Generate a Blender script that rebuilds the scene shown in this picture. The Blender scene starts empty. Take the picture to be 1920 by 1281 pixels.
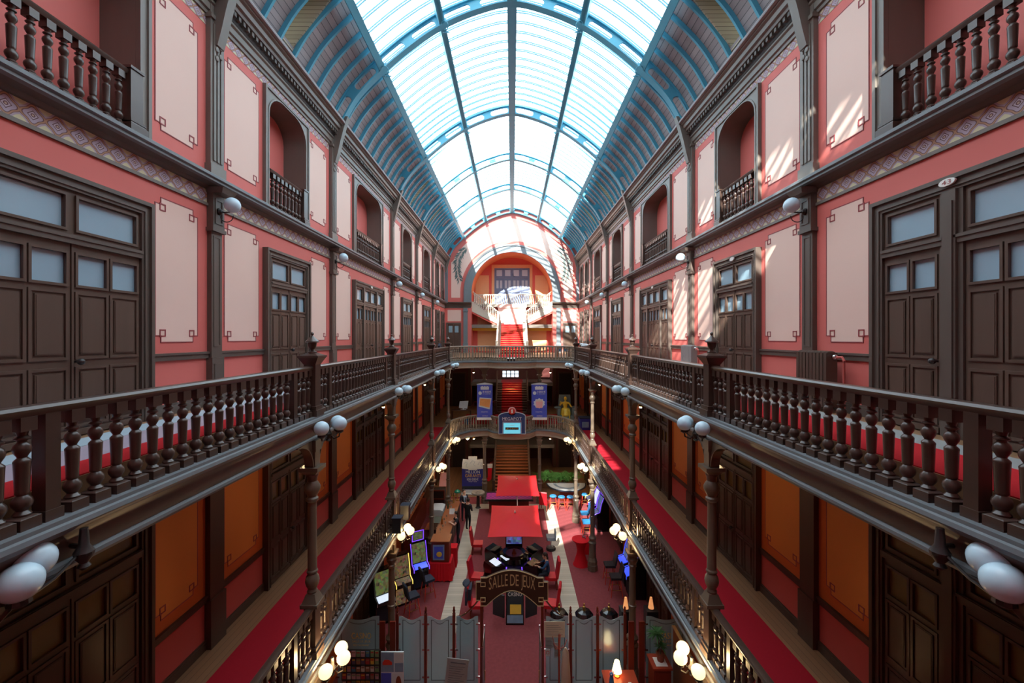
import bpy, bmesh, math, random
from mathutils import Vector, Matrix
from mathutils.geometry import tessellate_polygon
random.seed(7)
sc = bpy.context.scene
COL = sc.collection
F, U0, V0 = 790.0, 960.0, 633.0
def sr(r, g, b):
    f = lambda c: (c/255/12.92) if c/255 <= 0.04045 else ((c/255+0.055)/1.055)**2.4
    return (f(r), f(g), f(b), 1.0)
def at(u, Y): return (u-U0)*Y/F
# ------------------------------------------------------------------ materials
MATS = {}
def newmat(name):
    m = bpy.data.materials.new(name); m.use_nodes = True
    MATS[name] = m
    nt = m.node_tree
    return m, nt, nt.nodes['Principled BSDF']
def setin(b, **k):
    for kk, v in k.items():
        for cand in (kk, kk.replace('_', ' ')):
            if cand in b.inputs:
                b.inputs[cand].default_value = v; break
def mat(name, col, rough=0.5, var=0.12, scale=4.0, metal=0.0, spec=0.5, bump=0.0, stretch=(1, 1, 1), coat=0.0):
    m, nt, b = newmat(name)
    tc = nt.nodes.new('ShaderNodeTexCoord'); mp = nt.nodes.new('ShaderNodeMapping')
    mp.inputs['Scale'].default_value = stretch
    nt.links.new(tc.outputs['Object'], mp.inputs['Vector'])
    nz = nt.nodes.new('ShaderNodeTexNoise'); nz.inputs['Scale'].default_value = scale; nz.inputs['Detail'].default_value = 5
    nt.links.new(mp.outputs['Vector'], nz.inputs['Vector'])
    mx = nt.nodes.new('ShaderNodeMix'); mx.data_type = 'RGBA'
    mx.inputs['A'].default_value = (col[0]*(1-var), col[1]*(1-var), col[2]*(1-var), 1)
    mx.inputs['B'].default_value = (min(1, col[0]*(1+var)), min(1, col[1]*(1+var)), min(1, col[2]*(1+var)), 1)
    nt.links.new(nz.outputs['Fac'], mx.inputs['Factor'])
    nt.links.new(mx.outputs['Result'], b.inputs['Base Color'])
    b.inputs['Roughness'].default_value = rough; b.inputs['Metallic'].default_value = metal
    setin(b, Specular_IOR_Level=spec, Coat_Weight=coat)
    if bump:
        bp = nt.nodes.new('ShaderNodeBump'); bp.inputs['Strength'].default_value = bump; bp.inputs['Distance'].default_value = 0.02
        nt.links.new(nz.outputs['Fac'], bp.inputs['Height']); nt.links.new(bp.outputs['Normal'], b.inputs['Normal'])
    return m
def emat(name, col, strength, base=None):
    m, nt, b = newmat(name)
    b.inputs['Base Color'].default_value = base or col
    b.inputs['Emission Color'].default_value = col; b.inputs['Emission Strength'].default_value = strength
    b.inputs['Roughness'].default_value = 0.3
    return m
def stripes(name, c1, c2, axis, freq, width=0.08, rough=0.5, spec=0.5):
    """boards: a thin darker line every 1/freq along an object axis, each board a slightly different tone"""
    m, nt, b = newmat(name)
    N = nt.nodes.new; L = nt.links.new
    tc = N('ShaderNodeTexCoord'); sp = N('ShaderNodeSeparateXYZ'); L(tc.outputs['Object'], sp.inputs[0])
    mu = N('ShaderNodeMath'); mu.operation = 'MULTIPLY'; mu.inputs[1].default_value = freq; L(sp.outputs[axis], mu.inputs[0])
    fr = N('ShaderNodeMath'); fr.operation = 'FRACT'; L(mu.outputs[0], fr.inputs[0])
    lt = N('ShaderNodeMath'); lt.operation = 'LESS_THAN'; lt.inputs[1].default_value = width; L(fr.outputs[0], lt.inputs[0])
    fl = N('ShaderNodeMath'); fl.operation = 'FLOOR'; L(mu.outputs[0], fl.inputs[0])
    wn = N('ShaderNodeTexWhiteNoise'); wn.noise_dimensions = '1D'; L(fl.outputs[0], wn.inputs['W'])
    mr = N('ShaderNodeMapRange'); mr.inputs['To Min'].default_value = 0.85; mr.inputs['To Max'].default_value = 1.12; L(wn.outputs['Value'], mr.inputs['Value'])
    hs = N('ShaderNodeHueSaturation'); hs.inputs['Color'].default_value = c1; L(mr.outputs[0], hs.inputs['Value'])
    mx = N('ShaderNodeMix'); mx.data_type = 'RGBA'; L(lt.outputs[0], mx.inputs['Factor']); L(hs.outputs[0], mx.inputs['A']); mx.inputs['B'].default_value = c2
    L(mx.outputs['Result'], b.inputs['Base Color']); b.inputs['Roughness'].default_value = rough
    setin(b, Specular_IOR_Level=spec)
    return m
def frieze_mat(name, pitch, axis=1, h0=0.0, hh=0.1):
    """painted band: flower ovals joined by knots, repeated along an axis"""
    m, nt, b = newmat(name)
    N = nt.nodes.new; L = nt.links.new
    def math_(op, a, c=None):
        n = N('ShaderNodeMath'); n.operation = op
        for i, x in enumerate((a, c)):
            if x is None: continue
            if isinstance(x, (int, float)): n.inputs[i].default_value = x
            else: L(x, n.inputs[i])
        return n.outputs[0]
    tc = N('ShaderNodeTexCoord'); sp = N('ShaderNodeSeparateXYZ'); L(tc.outputs['Object'], sp.inputs[0])
    t = math_('DIVIDE', sp.outputs[axis], pitch); fx = math_('SUBTRACT', math_('FRACT', t), 0.5)
    fz = math_('DIVIDE', math_('SUBTRACT', sp.outputs[2], h0), 2*hh)
    ax = math_('ABSOLUTE', fx); az = math_('ABSOLUTE', fz)
    d = math_('SQRT', math_('ADD', math_('MULTIPLY', math_('MULTIPLY', fx, fx), 1.0), math_('MULTIPLY', math_('MULTIPLY', fz, fz), 1.1)))
    x2 = math_('MULTIPLY', fx, fx); z2 = math_('MULTIPLY', fz, fz); r4 = math_('ADD', math_('POWER', math_('ADD', x2, z2), 2.0), 0.0004)
    c4 = math_('DIVIDE', math_('SUBTRACT', math_('ADD', math_('MULTIPLY', x2, x2), math_('MULTIPLY', z2, z2)), math_('MULTIPLY', math_('MULTIPLY', x2, z2), 6.0)), r4)
    d = math_('MULTIPLY', d, math_('ADD', math_('MULTIPLY', c4, -0.16), 1.0))
    dia = math_('ADD', math_('MULTIPLY', ax, 1.4), math_('MULTIPLY', az, 1.4))
    ramp = N('ShaderNodeValToRGB'); ramp.color_ramp.interpolation = 'CONSTANT'
    els = ramp.color_ramp.elements
    cols = [(0.0, sr(196, 170, 150)), (0.05, sr(104, 62, 66)), (0.09, sr(196, 180, 192)), (0.2, sr(176, 158, 176)), (0.33, sr(112, 76, 72)), (0.37, sr(178, 132, 100)), (0.43, sr(128, 90, 84)), (0.47, sr(176, 156, 168)), (0.57, sr(206, 198, 160))]
    els[0].position, els[0].color = cols[0]; els[1].position, els[1].color = cols[1]
    for p, c in cols[2:]:
        e = els.new(p); e.color = c
    L(d, ramp.inputs[0])
    ramp2 = N('ShaderNodeValToRGB'); ramp2.color_ramp.interpolation = 'CONSTANT'
    e2 = ramp2.color_ramp.elements; e2[0].position = 0; e2[0].color = (0, 0, 0, 1); e2[1].position = 0.26; e2[1].color = (1, 1, 1, 1)
    e = e2.new(0.33); e.color = (0, 0, 0, 1)
    L(dia, ramp2.inputs[0])
    mx = N('ShaderNodeMix'); mx.data_type = 'RGBA'; L(ramp2.outputs['Color'], mx.inputs['Factor']); L(ramp.outputs['Color'], mx.inputs['A']); mx.inputs['B'].default_value = sr(98, 62, 66)
    L(mx.outputs['Result'], b.inputs['Base Color']); b.inputs['Roughness'].default_value = 0.6
    return m
WD = (1, 1, 0.12)
mat('pink', sr(214, 112, 104), 0.6, 0.05, 1.2, spec=0.3)
mat('panel', sr(233, 200, 186), 0.6, 0.03, 1.2, spec=0.3)
mat('outline', sr(150, 62, 66), 0.6, 0.05)
mat('trim', sr(116, 108, 100), 0.42, 0.16, 3, stretch=(1, 1, 0.2), spec=0.5)
mat('trimdark', sr(92, 82, 75), 0.4, 0.16, 3, stretch=(1, 1, 0.2))
mat('pale_fascia', sr(168, 158, 142), 0.45, 0.1)  # far-end brightness put into a lighter copy of the edge wood
mat('pale_rail', sr(136, 124, 108), 0.4, 0.15)  # lighter copy of rail, coloured as if lit by sun bounce
mat('stone', sr(196, 188, 172), 0.5, 0.08)  # sunlit whiteness of the far stair put into the colour
mat('black_gap', sr(38, 28, 26), 0.6, 0.1)
mat('wood', sr(84, 67, 58), 0.38, 0.22, 5, stretch=(1, 1, 0.12), spec=0.5)
mat('wooddoor', sr(88, 70, 60), 0.42, 0.25, 6, stretch=(1, 1, 0.1), spec=0.45)
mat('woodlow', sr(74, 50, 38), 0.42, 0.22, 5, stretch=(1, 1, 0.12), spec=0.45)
mat('rail', sr(72, 55, 48), 0.3, 0.2, 6, spec=0.55)
mat('ledge', sr(108, 114, 118), 0.4, 0.14, 4, spec=0.6)  # blue-grey base carries the sky sheen on the ledges
mat('column', sr(104, 90, 76), 0.35, 0.15, 4, spec=0.55)
mat('teal', sr(84, 164, 188), 0.4, 0.08, 4)
mat('grey_paint', sr(112, 122, 128), 0.5, 0.08, 3)
mat('barwood', sr(150, 84, 48), 0.35, 0.2, 5, stretch=(1, .2, 1))
mat('soffit', sr(66, 46, 36), 0.6, 0.15, 4)
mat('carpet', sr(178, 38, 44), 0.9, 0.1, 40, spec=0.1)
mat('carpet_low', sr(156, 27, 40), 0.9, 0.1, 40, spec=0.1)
mat('ground_carpet', sr(128, 62, 65), 0.95, 0.22, 9, spec=0.1)
stripes('plank_strip', sr(184, 172, 154), sr(140, 128, 112), 1, 6.0, 0.06, 0.5)
stripes('planks', sr(158, 148, 148), sr(84, 80, 84), 2, 7.5, 0.1, 0.6)
stripes('woodfloor', sr(140, 104, 74), sr(86, 60, 42), 0, 8.0, 0.06, 0.45)
stripes('dormer_boards', sr(190, 176, 150), sr(110, 96, 76), 2, 9.0, 0.1, 0.6)
mat('stripwhite', sr(168, 186, 198), 0.5, 0.05)
mat('striplilac', sr(164, 150, 164), 0.5, 0.08)
mat('stripgrey', sr(148, 150, 148), 0.6, 0.06)
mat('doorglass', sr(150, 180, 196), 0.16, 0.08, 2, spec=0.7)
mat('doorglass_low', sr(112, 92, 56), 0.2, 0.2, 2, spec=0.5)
mat('ochre', sr(216, 132, 66), 0.6, 0.05, 1.2, spec=0.3)
mat('rust', sr(198, 94, 44), 0.6, 0.05, 1.2, spec=0.3)
mat('dado', sr(190, 78, 70), 0.6, 0.06, 1.2, spec=0.3)
mat('orangewall', sr(236, 176, 128), 0.6, 0.04, spec=0.3)
mat('archorange', sr(238, 142, 96), 0.6, 0.04, spec=0.3)
mat('endred', sr(222, 100, 88), 0.6, 0.04, spec=0.3)
mat('gold', sr(226, 176, 60), 0.4, 0.08, metal=0.3)
mat('white', sr(232, 230, 224), 0.5, 0.03)
mat('brass', sr(190, 150, 80), 0.3, 0.1, metal=0.9)
mat('iron', sr(58, 56, 56), 0.4, 0.1, metal=0.4)
mat('chrome', sr(200, 204, 208), 0.18, 0.03, metal=1.0)
mat('globe_off', sr(196, 224, 238), 0.25, 0.02, spec=0.5)  # bluish base tint carries the sky reflected in the white glass
frieze_mat('frieze_low', 0.285, 1, 2.78, 0.13)
frieze_mat('frieze_high', 0.24, 1, 6.235, 0.11)
emat('globe_on', (1.0, 0.76, 0.36, 1), 1.8, sr(250, 235, 200))
def glassmat(name, tint, trans=0.9, rough=0.05, diff=None):
    m, nt, b = newmat(name)
    nt.nodes.remove(b)
    N = nt.nodes.new; L = nt.links.new
    tr = N('ShaderNodeBsdfTransparent'); tr.inputs['Color'].default_value = tint
    gl = N('ShaderNodeBsdfGlossy'); gl.inputs['Roughness'].default_value = rough
    tl = N('ShaderNodeBsdfTranslucent'); tl.inputs['Color'].default_value = diff or tint
    m1 = N('ShaderNodeMixShader'); m1.inputs[0].default_value = 0.55; L(gl.outputs[0], m1.inputs[1]); L(tl.outputs[0], m1.inputs[2])
    m2 = N('ShaderNodeMixShader'); m2.inputs[0].default_value = trans; L(m1.outputs[0], m2.inputs[1]); L(tr.outputs[0], m2.inputs[2])
    out = nt.nodes['Material Output']; L(m2.outputs[0], out.inputs['Surface'])
    return m
glassmat('skyglass', (0.95, 0.98, 1.0, 1), 0.93)
glassmat('windowglass', (0.8, 0.88, 0.92, 1), 0.8)
glassmat('frost', (0.62, 0.70, 0.70, 1), 0.38, 0.22, (0.56, 0.74, 0.80, 1))  # reflected skylight put into the bluish diffuse tint
# ------------------------------------------------------------------ mesh builder
class MB:
    def __init__(s, sx=1.0, M=None):
        s.v = []; s.f = []; s.mi = []; s.cur = 0; s.sx = sx; s.M = M
    def use(s, i): s.cur = i; return s
    def add(s, vs, fs):
        o = len(s.v)
        for p in vs:
            p = Vector(p)
            if s.M is not None: p = s.M @ p
            s.v.append((p[0]*s.sx, p[1], p[2]))
        for f in fs:
            s.f.append(tuple(o+i for i in f)); s.mi.append(s.cur)
        return s
    def box(s, x0, x1, y0, y1, z0, z1):
        vs = [(x, y, z) for z in (z0, z1) for y in (y0, y1) for x in (x0, x1)]
        return s.add(vs, [(0, 2, 3, 1), (4, 5, 7, 6), (0, 1, 5, 4), (2, 6, 7, 3), (0, 4, 6, 2), (1, 3, 7, 5)])
    def cbox(s, c, d):
        return s.box(c[0]-d[0]/2, c[0]+d[0]/2, c[1]-d[1]/2, c[1]+d[1]/2, c[2]-d[2]/2, c[2]+d[2]/2)
    def frustum(s, c, a, b, z0, z1):
        """square frustum: half sizes a at z0, b at z1"""
        vs = [(c[0]+x*h, c[1]+y*h, z) for z, h in ((z0, a), (z1, b)) for y in (-1, 1) for x in (-1, 1)]
        return s.add(vs, [(0, 2, 3, 1), (4, 5, 7, 6), (0, 1, 5, 4), (2, 6, 7, 3), (0, 4, 6, 2), (1, 3, 7, 5)])
    def prism(s, poly, axis, a, b, holes=()):
        """polygon in the two axes other than `axis`, extruded from a to b along it; triangulated so concave outlines and holes work"""
        def P(p, t):
            return (t, p[0], p[1]) if axis == 0 else (p[0], t, p[1]) if axis == 1 else (p[0], p[1], t)
        loops = [list(poly)]+[list(h) for h in holes]
        flat = [p for l in loops for p in l]
        tris = tessellate_polygon([[Vector((p[0], p[1], 0)) for p in l] for l in loops])
        n = len(flat)
        vs = [P(p, a) for p in flat]+[P(p, b) for p in flat]
        fs = [t for t in tris]+[tuple(i+n for i in reversed(t)) for t in tris]
        o = 0
        for l in loops:
            k = len(l)
            for i in range(k):
                j = (i+1) % k
                fs.append((o+i, o+j, o+j+n, o+i+n))
            o += k
        return s.add(vs, fs)
    def lathe(s, prof, n=12, c=(0, 0, 0), closed=True, M=None, phase=0.0):
        vs = []; fs = []
        for r, z in prof:
            for i in range(n):
                a = 2*math.pi*i/n+phase
                p = Vector((r*math.cos(a), r*math.sin(a), z))
                if M is not None: p = M @ p
                vs.append((p[0]+c[0], p[1]+c[1], p[2]+c[2]))
        m = len(prof)
        for k in range(m-1):
            for i in range(n):
                j = (i+1) % n
                fs.append((k*n+i, k*n+j, (k+1)*n+j, (k+1)*n+i))
        if closed:
            fs.append(tuple(reversed(range(n)))); fs.append(tuple((m-1)*n+i for i in range(n)))
        return s.add(vs, fs)
    def sphere(s, c, r, n=16, m=10, sc_=(1, 1, 1), M=None):
        vs = []; fs = []
        for k in range(m+1):
            t = math.pi*k/m
            for i in range(n):
                a = 2*math.pi*i/n
                p = Vector((r*math.sin(t)*math.cos(a)*sc_[0], r*math.sin(t)*math.sin(a)*sc_[1], r*math.cos(t)*sc_[2]))
                if M is not None: p = M @ p
                vs.append((p[0]+c[0], p[1]+c[1], p[2]+c[2]))
        for k in range(m):
            for i in range(n):
                j = (i+1) % n
                fs.append((k*n+i, (k+1)*n+i, (k+1)*n+j, k*n+j))
        return s.add(vs, fs)
    def tube(s, pts, r, n=8, close=False):
        P = [Vector(p) for p in pts]; vs = []; fs = []
        up = Vector((0, 0, 1))
        m = len(P)
        for k in range(m):
            t = (P[min(k+1, m-1)]-P[max(k-1, 0)]).normalized() if not close else (P[(k+1) % m]-P[k-1]).normalized()
            a = t.cross(up)
            if a.length < 1e-3: a = t.cross(Vector((1, 0, 0)))
            a.normalize(); b = a.cross(t)
            rr = r[k] if isinstance(r, (list, tuple)) else r
            for i in range(n):
                an = 2*math.pi*i/n
                vs.append(P[k]+a*(rr*math.cos(an))+b*(rr*math.sin(an)))
        for k in range(m if close else m-1):
            k2 = (k+1) % m
            for i in range(n):
                j = (i+1) % n
                fs.append((k*n+i, k*n+j, k2*n+j, k2*n+i))
        if not close:
            fs.append(tuple(reversed(range(n)))); fs.append(tuple((m-1)*n+i for i in range(n)))
        return s.add(vs, fs)
    def sweep(s, path, prof, closed_prof=True):
        """profile points (lateral, vertical) swept along a 3-D path; lateral is to the right of travel in plan, mitred"""
        P = [Vector(p) for p in path]; m = len(P); k = len(prof); vs = []; fs = []
        for i in range(m):
            d0 = (P[i]-P[i-1]) if i else (P[1]-P[0]); d1 = (P[i+1]-P[i]) if i < m-1 else d0
            d0 = Vector((d0.x, d0.y, 0)).normalized(); d1 = Vector((d1.x, d1.y, 0)).normalized()
            n0 = Vector((d0.y, -d0.x, 0)); n1 = Vector((d1.y, -d1.x, 0))
            nn = (n0+n1)
            nn = nn.normalized() if nn.length > 1e-6 else n0
            nn = nn/max(0.35, nn.dot(n0))
            for a, b in prof: vs.append(P[i]+nn*a+Vector((0, 0, b)))
        for i in range(m-1):
            for j in range(k if closed_prof else k-1):
                j2 = (j+1) % k
                fs.append((i*k+j, i*k+j2, (i+1)*k+j2, (i+1)*k+j))
        if closed_prof:
            fs.append(tuple(reversed(range(k)))); fs.append(tuple((m-1)*k+j for j in range(k)))
        return s.add(vs, fs)
    def mesh(s, name, mats, angle=32):
        me = bpy.data.meshes.new(name)
        me.from_pydata(s.v, [], s.f)
        for x in ([mats] if isinstance(mats, str) else mats): me.materials.append(MATS[x])
        me.polygons.foreach_set('material_index', s.mi)
        bm = bmesh.new(); bm.from_mesh(me)
        bmesh.ops.recalc_face_normals(bm, faces=bm.faces)
        bm.to_mesh(me); bm.free()
        if angle:
            me.polygons.foreach_set('use_smooth', [True]*len(me.polygons))
            me.set_sharp_from_angle(angle=math.radians(angle))
        me.update()
        return me
    def build(s, name, mats, parent=None, angle=32):
        o = bpy.data.objects.new(name, s.mesh(name, mats, angle)); COL.objects.link(o)
        if parent is not None:
            o.parent = parent
            o.matrix_parent_inverse = parent.matrix_world.inverted() if WORLDP else Matrix.Identity(4)
        return o
WORLDP = False
def tag(o, label, cat, group=None):
    o['label'] = label; o['category'] = cat
    if group: o['group'] = group
    return o
def thing(name, label, cat, loc=(0, 0, 0), rz=0.0, group=None):
    o = bpy.data.objects.new(name, None); COL.objects.link(o); o.empty_display_size = 0.1
    o.location = loc; o.rotation_euler = (0, 0, rz)
    return tag(o, label, cat, group)
def struct(o):
    o['kind'] = 'structure'; return o
def sroot(name, loc=(0, 0, 0)):
    o = bpy.data.objects.new(name, None); COL.objects.link(o); o.location = loc; return struct(o)
def link(me, name, parent, loc=(0, 0, 0), rz=0.0):
    o = bpy.data.objects.new(name, me); COL.objects.link(o); o.parent = parent; o.location = loc; o.rotation_euler = (0, 0, rz); return o
def dup(root, loc, rz=None, label=None, group=None):
    r = root.copy(); COL.objects.link(r); r.location = loc
    if rz is not None: r.rotation_euler = (0, 0, rz)
    if label: r['label'] = label
    if group: r['group'] = group
    for ch in list(root.children):
        c = ch.copy(); COL.objects.link(c); c.parent = r
        for g in ch.children:
            d = g.copy(); COL.objects.link(d); d.parent = c
    return r
_glyph = {}
def glyph(ch):
    """outline mesh data of one character, unit height caps"""
    if ch not in _glyph:
        cu = bpy.data.curves.new('g', 'FONT'); cu.body = ch; cu.size = 1.0; cu.extrude = 0.0; cu.resolution_u = 3
        ob = bpy.data.objects.new('g', cu); COL.objects.link(ob)
        dg = bpy.context.evaluated_depsgraph_get()
        me = ob.evaluated_get(dg).to_mesh()
        v = [tuple(x.co) for x in me.vertices]; f = [tuple(p.vertices) for p in me.polygons]
        ob.evaluated_get(dg).to_mesh_clear(); bpy.data.objects.remove(ob); bpy.data.curves.remove(cu)
        if v:
            x0 = min(p[0] for p in v); x1 = max(p[0] for p in v)
            v = [(p[0]-x0, p[1]/0.7) for p in v]; w = x1-x0
        else: w = 0.14
        _glyph[ch] = (v, f, w)
    return _glyph[ch]
def text(mb, s, x0, x1, z0, z1, y, fn=None, gap=0.12, flip=False):
    """flat lettering in the XZ plane at depth y, fitted into the box"""
    ws = [glyph(c)[2] for c in s]; tot = sum(ws)+gap*(len(s)-1); x = 0.0
    k = (x1-x0)/tot
    for c, w in zip(s, ws):
        v, f, _ = glyph(c)
        if v:
            pts = []
            for p in v:
                X = x0+(x+p[0])*k; Z = z0+p[1]*(z1-z0)
                q = fn(X, Z) if fn else (X, Z)
                pts.append((q[0], y, q[1]))
            mb.add(pts, f)
        x += w+gap
# ================================================================== the hall
W, XR = 6.0, 4.0
Z2, Z2L, Z1, Z1L, ZG = -1.35, -1.56, -6.10, -6.34, -11.55
YB, YE, YR = -4.0, 37.6, 40.3          # wall behind the camera, end wall, back wall of the stair recess
PIL = [2.9, 8.44, 14.0, 20.95, 26.3, 31.6]
BAYS = [(5.67, 1.25, 2), (11.22, 1.09, 2), (17.6, 1.80, 4), (23.85, 1.12, 2), (29.3, 1.15, 2), (33.55, 0.72, 2), (36.0, 0.66, 2)]
SIDE = {-1: 'left', 1: 'right'}
ORD = ['first', 'second', 'third', 'fourth', 'fifth', 'sixth', 'seventh', 'eighth']

def arc(c, r0, r1, a0, a1, n):
    return [(c[0]+r0*math.cos(math.radians(a0+(a1-a0)*i/n)), c[1]+r1*math.sin(math.radians(a0+(a1-a0)*i/n))) for i in range(n+1)]
def archline(y0, y1, zb, zs, za, n=6):
    """opening with rounded shoulders"""
    r = min((y1-y0)/2, 0.62)
    p = [(y0, zb), (y1, zb), (y1, zs)]
    p += arc((y1-r, zs), r, za-zs, 0, 90, n)[1:]
    p += arc((y0+r, zs), r, za-zs, 90, 180, n)[(1 if abs(y1-y0-2*r) < 1e-6 else 0):]
    return p
def notched(y0, y1, z0, z1, n, e=0.0):
    a, b, c, d = y0+e, y1-e, z0+n+e, z1-n-e
    ia, ib, ic, id_ = y0+n+e, y1-n-e, z0+e, z1-e
    return [(ia, ic), (ib, ic), (ib, c), (b, c), (b, d), (ib, d), (ib, id_), (ia, id_), (ia, d), (a, d), (a, c), (ia, c)]
def rect(y0, y1, z0, z1): return [(y0, z0), (y1, z0), (y1, z1), (y0, z1)]
def painted_panel(mb, y0, y1, z0, z1, ip, io, n=0.115, x=W, sq=0.125, top=True):
    mb.use(ip).prism(notched(y0, y1, z0, z1, n), 0, x-0.005, x)
    mb.use(io).prism(notched(y0, y1, z0, z1, n), 0, x-0.009, x-0.001, [notched(y0, y1, z0, z1, n, 0.016)])
    for zz in ((z0+n-0.01, z1-n-sq+0.01) if top else (z0+n-0.01,)):
        for yy in (y0+n-0.02, y1-n-sq+0.02):
            mb.prism(rect(yy, yy+sq, zz, zz+sq), 0, x-0.013, x-0.001, [rect(yy+0.018, yy+sq-0.018, zz+0.018, zz+sq-0.018)])

def openings(): return [(yc-h*0.84, yc+h*0.84, yc-h, yc+h, k) for yc, h, k in BAYS]
def panel_spans():
    """stretches of wall between pilasters and door frames"""
    edges = [(-4.0, 'w')]
    out = []
    marks = sorted([(p, 'p', 0.2) for p in PIL]+[(yc, 'd', h) for yc, h, k in BAYS])
    prev = None
    for c, t, h in marks:
        if prev is not None:
            pc, pt, ph = prev
            a, b = pc+ph, c-h
            out.append((a+(0.13 if pt == 'p' else 0.15), b-(0.2 if t == 'p' else 0.15)))
        prev = (c, t, h)
    out.append((BAYS[-1][0]+BAYS[-1][1]+0.12, YE-0.35))
    return [(a, b) for a, b in out if b-a > 0.3]

def side_wall(sx):
    nm = SIDE[sx]
    mb = MB(sx)
    M_ = ['pink', 'panel', 'outline', 'frieze_low', 'frieze_high', 'trim', 'ochre', 'rust', 'dado', 'black_gap']
    # second gallery storey
    mb.use(0).prism(rect(YB, YE, -2.3, 2.62), 0, W, W+0.2)
    mb.use(5).prism(rect(YB, YE, 2.59, 2.645), 0, W-0.035, W+0.2)
    mb.use(3).prism(rect(YB, YE, 2.645, 2.91), 0, W-0.006, W+0.2)
    mb.use(0).prism(rect(YB, YE, 2.91, 3.2), 0, W, W+0.2)
    # upper storey with the loggia openings
    holes = [archline(a-.03, b+.03, 3.14, 5.5, 6.06) for a, b, c, d, k in openings()]
    mb.use(0).prism(rect(YB, YE, 3.1, 6.95), 0, W, W+0.14, holes)
    mb.use(4).prism(rect(YB, YE, 6.13, 6.34), 0, W-0.006, W)
    for a, b, c, d, k in openings():
        h = archline(a, b, 3.16, 5.5, 6.03)
        mb.use(5).prism(rect(a-0.3, b+0.3, 3.0, 6.6), 0, W+0.004, W+0.58, [h])
        mb.use(0).prism(rect(a-0.3, b+0.3, 3.0, 6.6), 0, W+0.58, W+0.66)
    for a, b in panel_spans():
        painted_panel(mb, a, b, -0.09, 2.40, 1, 2)
        painted_panel(mb, a, b, 3.54, 5.92, 1, 2)
    # first gallery storey
    mb.use(7).prism(rect(YB, YE, -5.1, -2.3), 0, W, W+0.2)
    mb.use(8).prism(rect(YB, YE, -6.5, -5.1), 0, W, W+0.2)
    for a, b in panel_spans(): painted_panel(mb, a, b, -4.84, -2.36, 6, 2)
    # ground storey
    mb.use(7).prism(rect(YB, YE, -12, -6.5), 0, W, W+0.2)
    o = struct(mb.build('wall_'+nm, M_))
    # chair rails, skirtings, between door frames
    gaps = []
    y = YB
    for yc, h, k in BAYS:
        gaps.append((y, yc-h)); y = yc+h
    gaps.append((y, YE))
    for nm2, z, m in (('chair_rail', -0.345, 'trimdark'), ('chair_rail', -5.12, 'woodlow')):
        c = MB(sx)
        for a, b in gaps:
            c.prism(rect(a, b, z-0.06, z+0.05), 0, W-0.04, W); c.prism(rect(a, b, z+0.03, z+0.07), 0, W-0.06, W)
        c.build(nm2, [m], o)
    for z, m in ((Z2, 'trimdark'), (Z1, 'woodlow')):
        c = MB(sx)
        for a, b in gaps:
            c.prism(rect(a, b, z-0.02, z+0.16), 0, W-0.04, W); c.prism(rect(a, b, z+0.16, z+0.19), 0, W-0.025, W)
        c.build('skirting_board', [m], o)
    # ledge under the loggias
    led = MB(sx)
    prof = [(0.0, 2.91), (-0.05, 2.93), (-0.08, 2.97), (-0.2, 3.0), (-0.26, 3.02), (-0.26, 3.06), (-0.30, 3.08), (-0.30, 3.13), (-0.27, 3.15), (-0.05, 3.18), (0.1, 3.18), (0.1, 2.91)]
    led.use(0).prism([(W+a, z) for a, z in prof[:4]]+[(W+.1, 3.0), (W+.1, 2.91)], 1, YB, YE)
    led.use(1).prism([(W+a, z) for a, z in prof[3:-1]]+[(W+.1, 3.0)], 1, YB, YE)
    led.build('ledge', ['trimdark', 'ledge'], o)
    # cornice under the vault
    co = MB(sx)
    def band(pts): co.prism(pts, 1, YB, YE)
    co.use(0); band([(W+.1, 6.34), (W-.04, 6.34), (W-.05, 6.40), (W-.09, 6.42), (W-.09, 6.55), (W-.13, 6.58), (W-.13, 6.63), (W+.1, 6.63)])
    co.use(1); band([(W+.1, 6.63), (W-.14, 6.63), (W-.2, 6.80), (W+.1, 6.80)])
    co.use(0); band([(W+.1, 6.80), (W-.26, 6.80), (W-.28, 6.86), (W-.34, 6.88), (W-.36, 6.97), (W-.42, 7.0), (W-.42, 7.05), (W+.3, 7.12), (W+.3, 6.8)])
    co.use(2)
    y = YB
    while y < YE-0.1:
        co.box(W-0.235, W-0.1, y, y+0.075, 6.70, 6.79); y += 0.15
    co.build('cornice', ['trim', 'black_gap', 'trimdark'], o)
    # pilasters
    for p in PIL:
        q = MB(sx); q.use(0)
        w = 0.19
        q.box(W-0.10, W, p-w, p+w, 3.18, 6.75)
        for k in range(3):
            yy = p-0.1+0.1*k
            q.box(W-0.125, W-0.1, yy-0.028, yy+0.028, 3.5, 6.2)
        q.box(W-0.13, W, p-w-0.03, p+w+0.03, 3.18, 3.42); q.box(W-0.14, W, p-w-0.03, p+w+0.03, 6.28, 6.36)
        q.box(W-0.2, W, p-w-0.05, p+w+0.05, 6.75, 6.98)
        # carved curl under the rib foot
        for k in range(5):
            q.sphere((W-0.13, p+(0.05 if k % 2 else -0.05), 5.55+0.09*k), 0.06, 6, 4, (0.5, 1, 1))
        q.build('pilaster', ['trim'], o)
        q = MB(sx)
        q.box(W-0.09, W, p-0.15, p+0.15, Z2, 2.64)
        q.prism(rect(p-0.095, p+0.095, -0.18, 2.02), 0, W-0.10, W-0.09, [rect(p-0.075, p+0.075, -0.15, 1.99)])
        q.box(W-0.12, W, p-0.17, p+0.17, Z2, -0.40); q.box(W-0.13, W-0.12, p-0.11, p+0.11, -1.1, -0.52)
        q.box(W-0.15, W, p-0.19, p+0.19, 2.10, 2.17); q.box(W-0.13, W, p-0.16, p+0.16, 2.17, 2.85)
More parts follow.
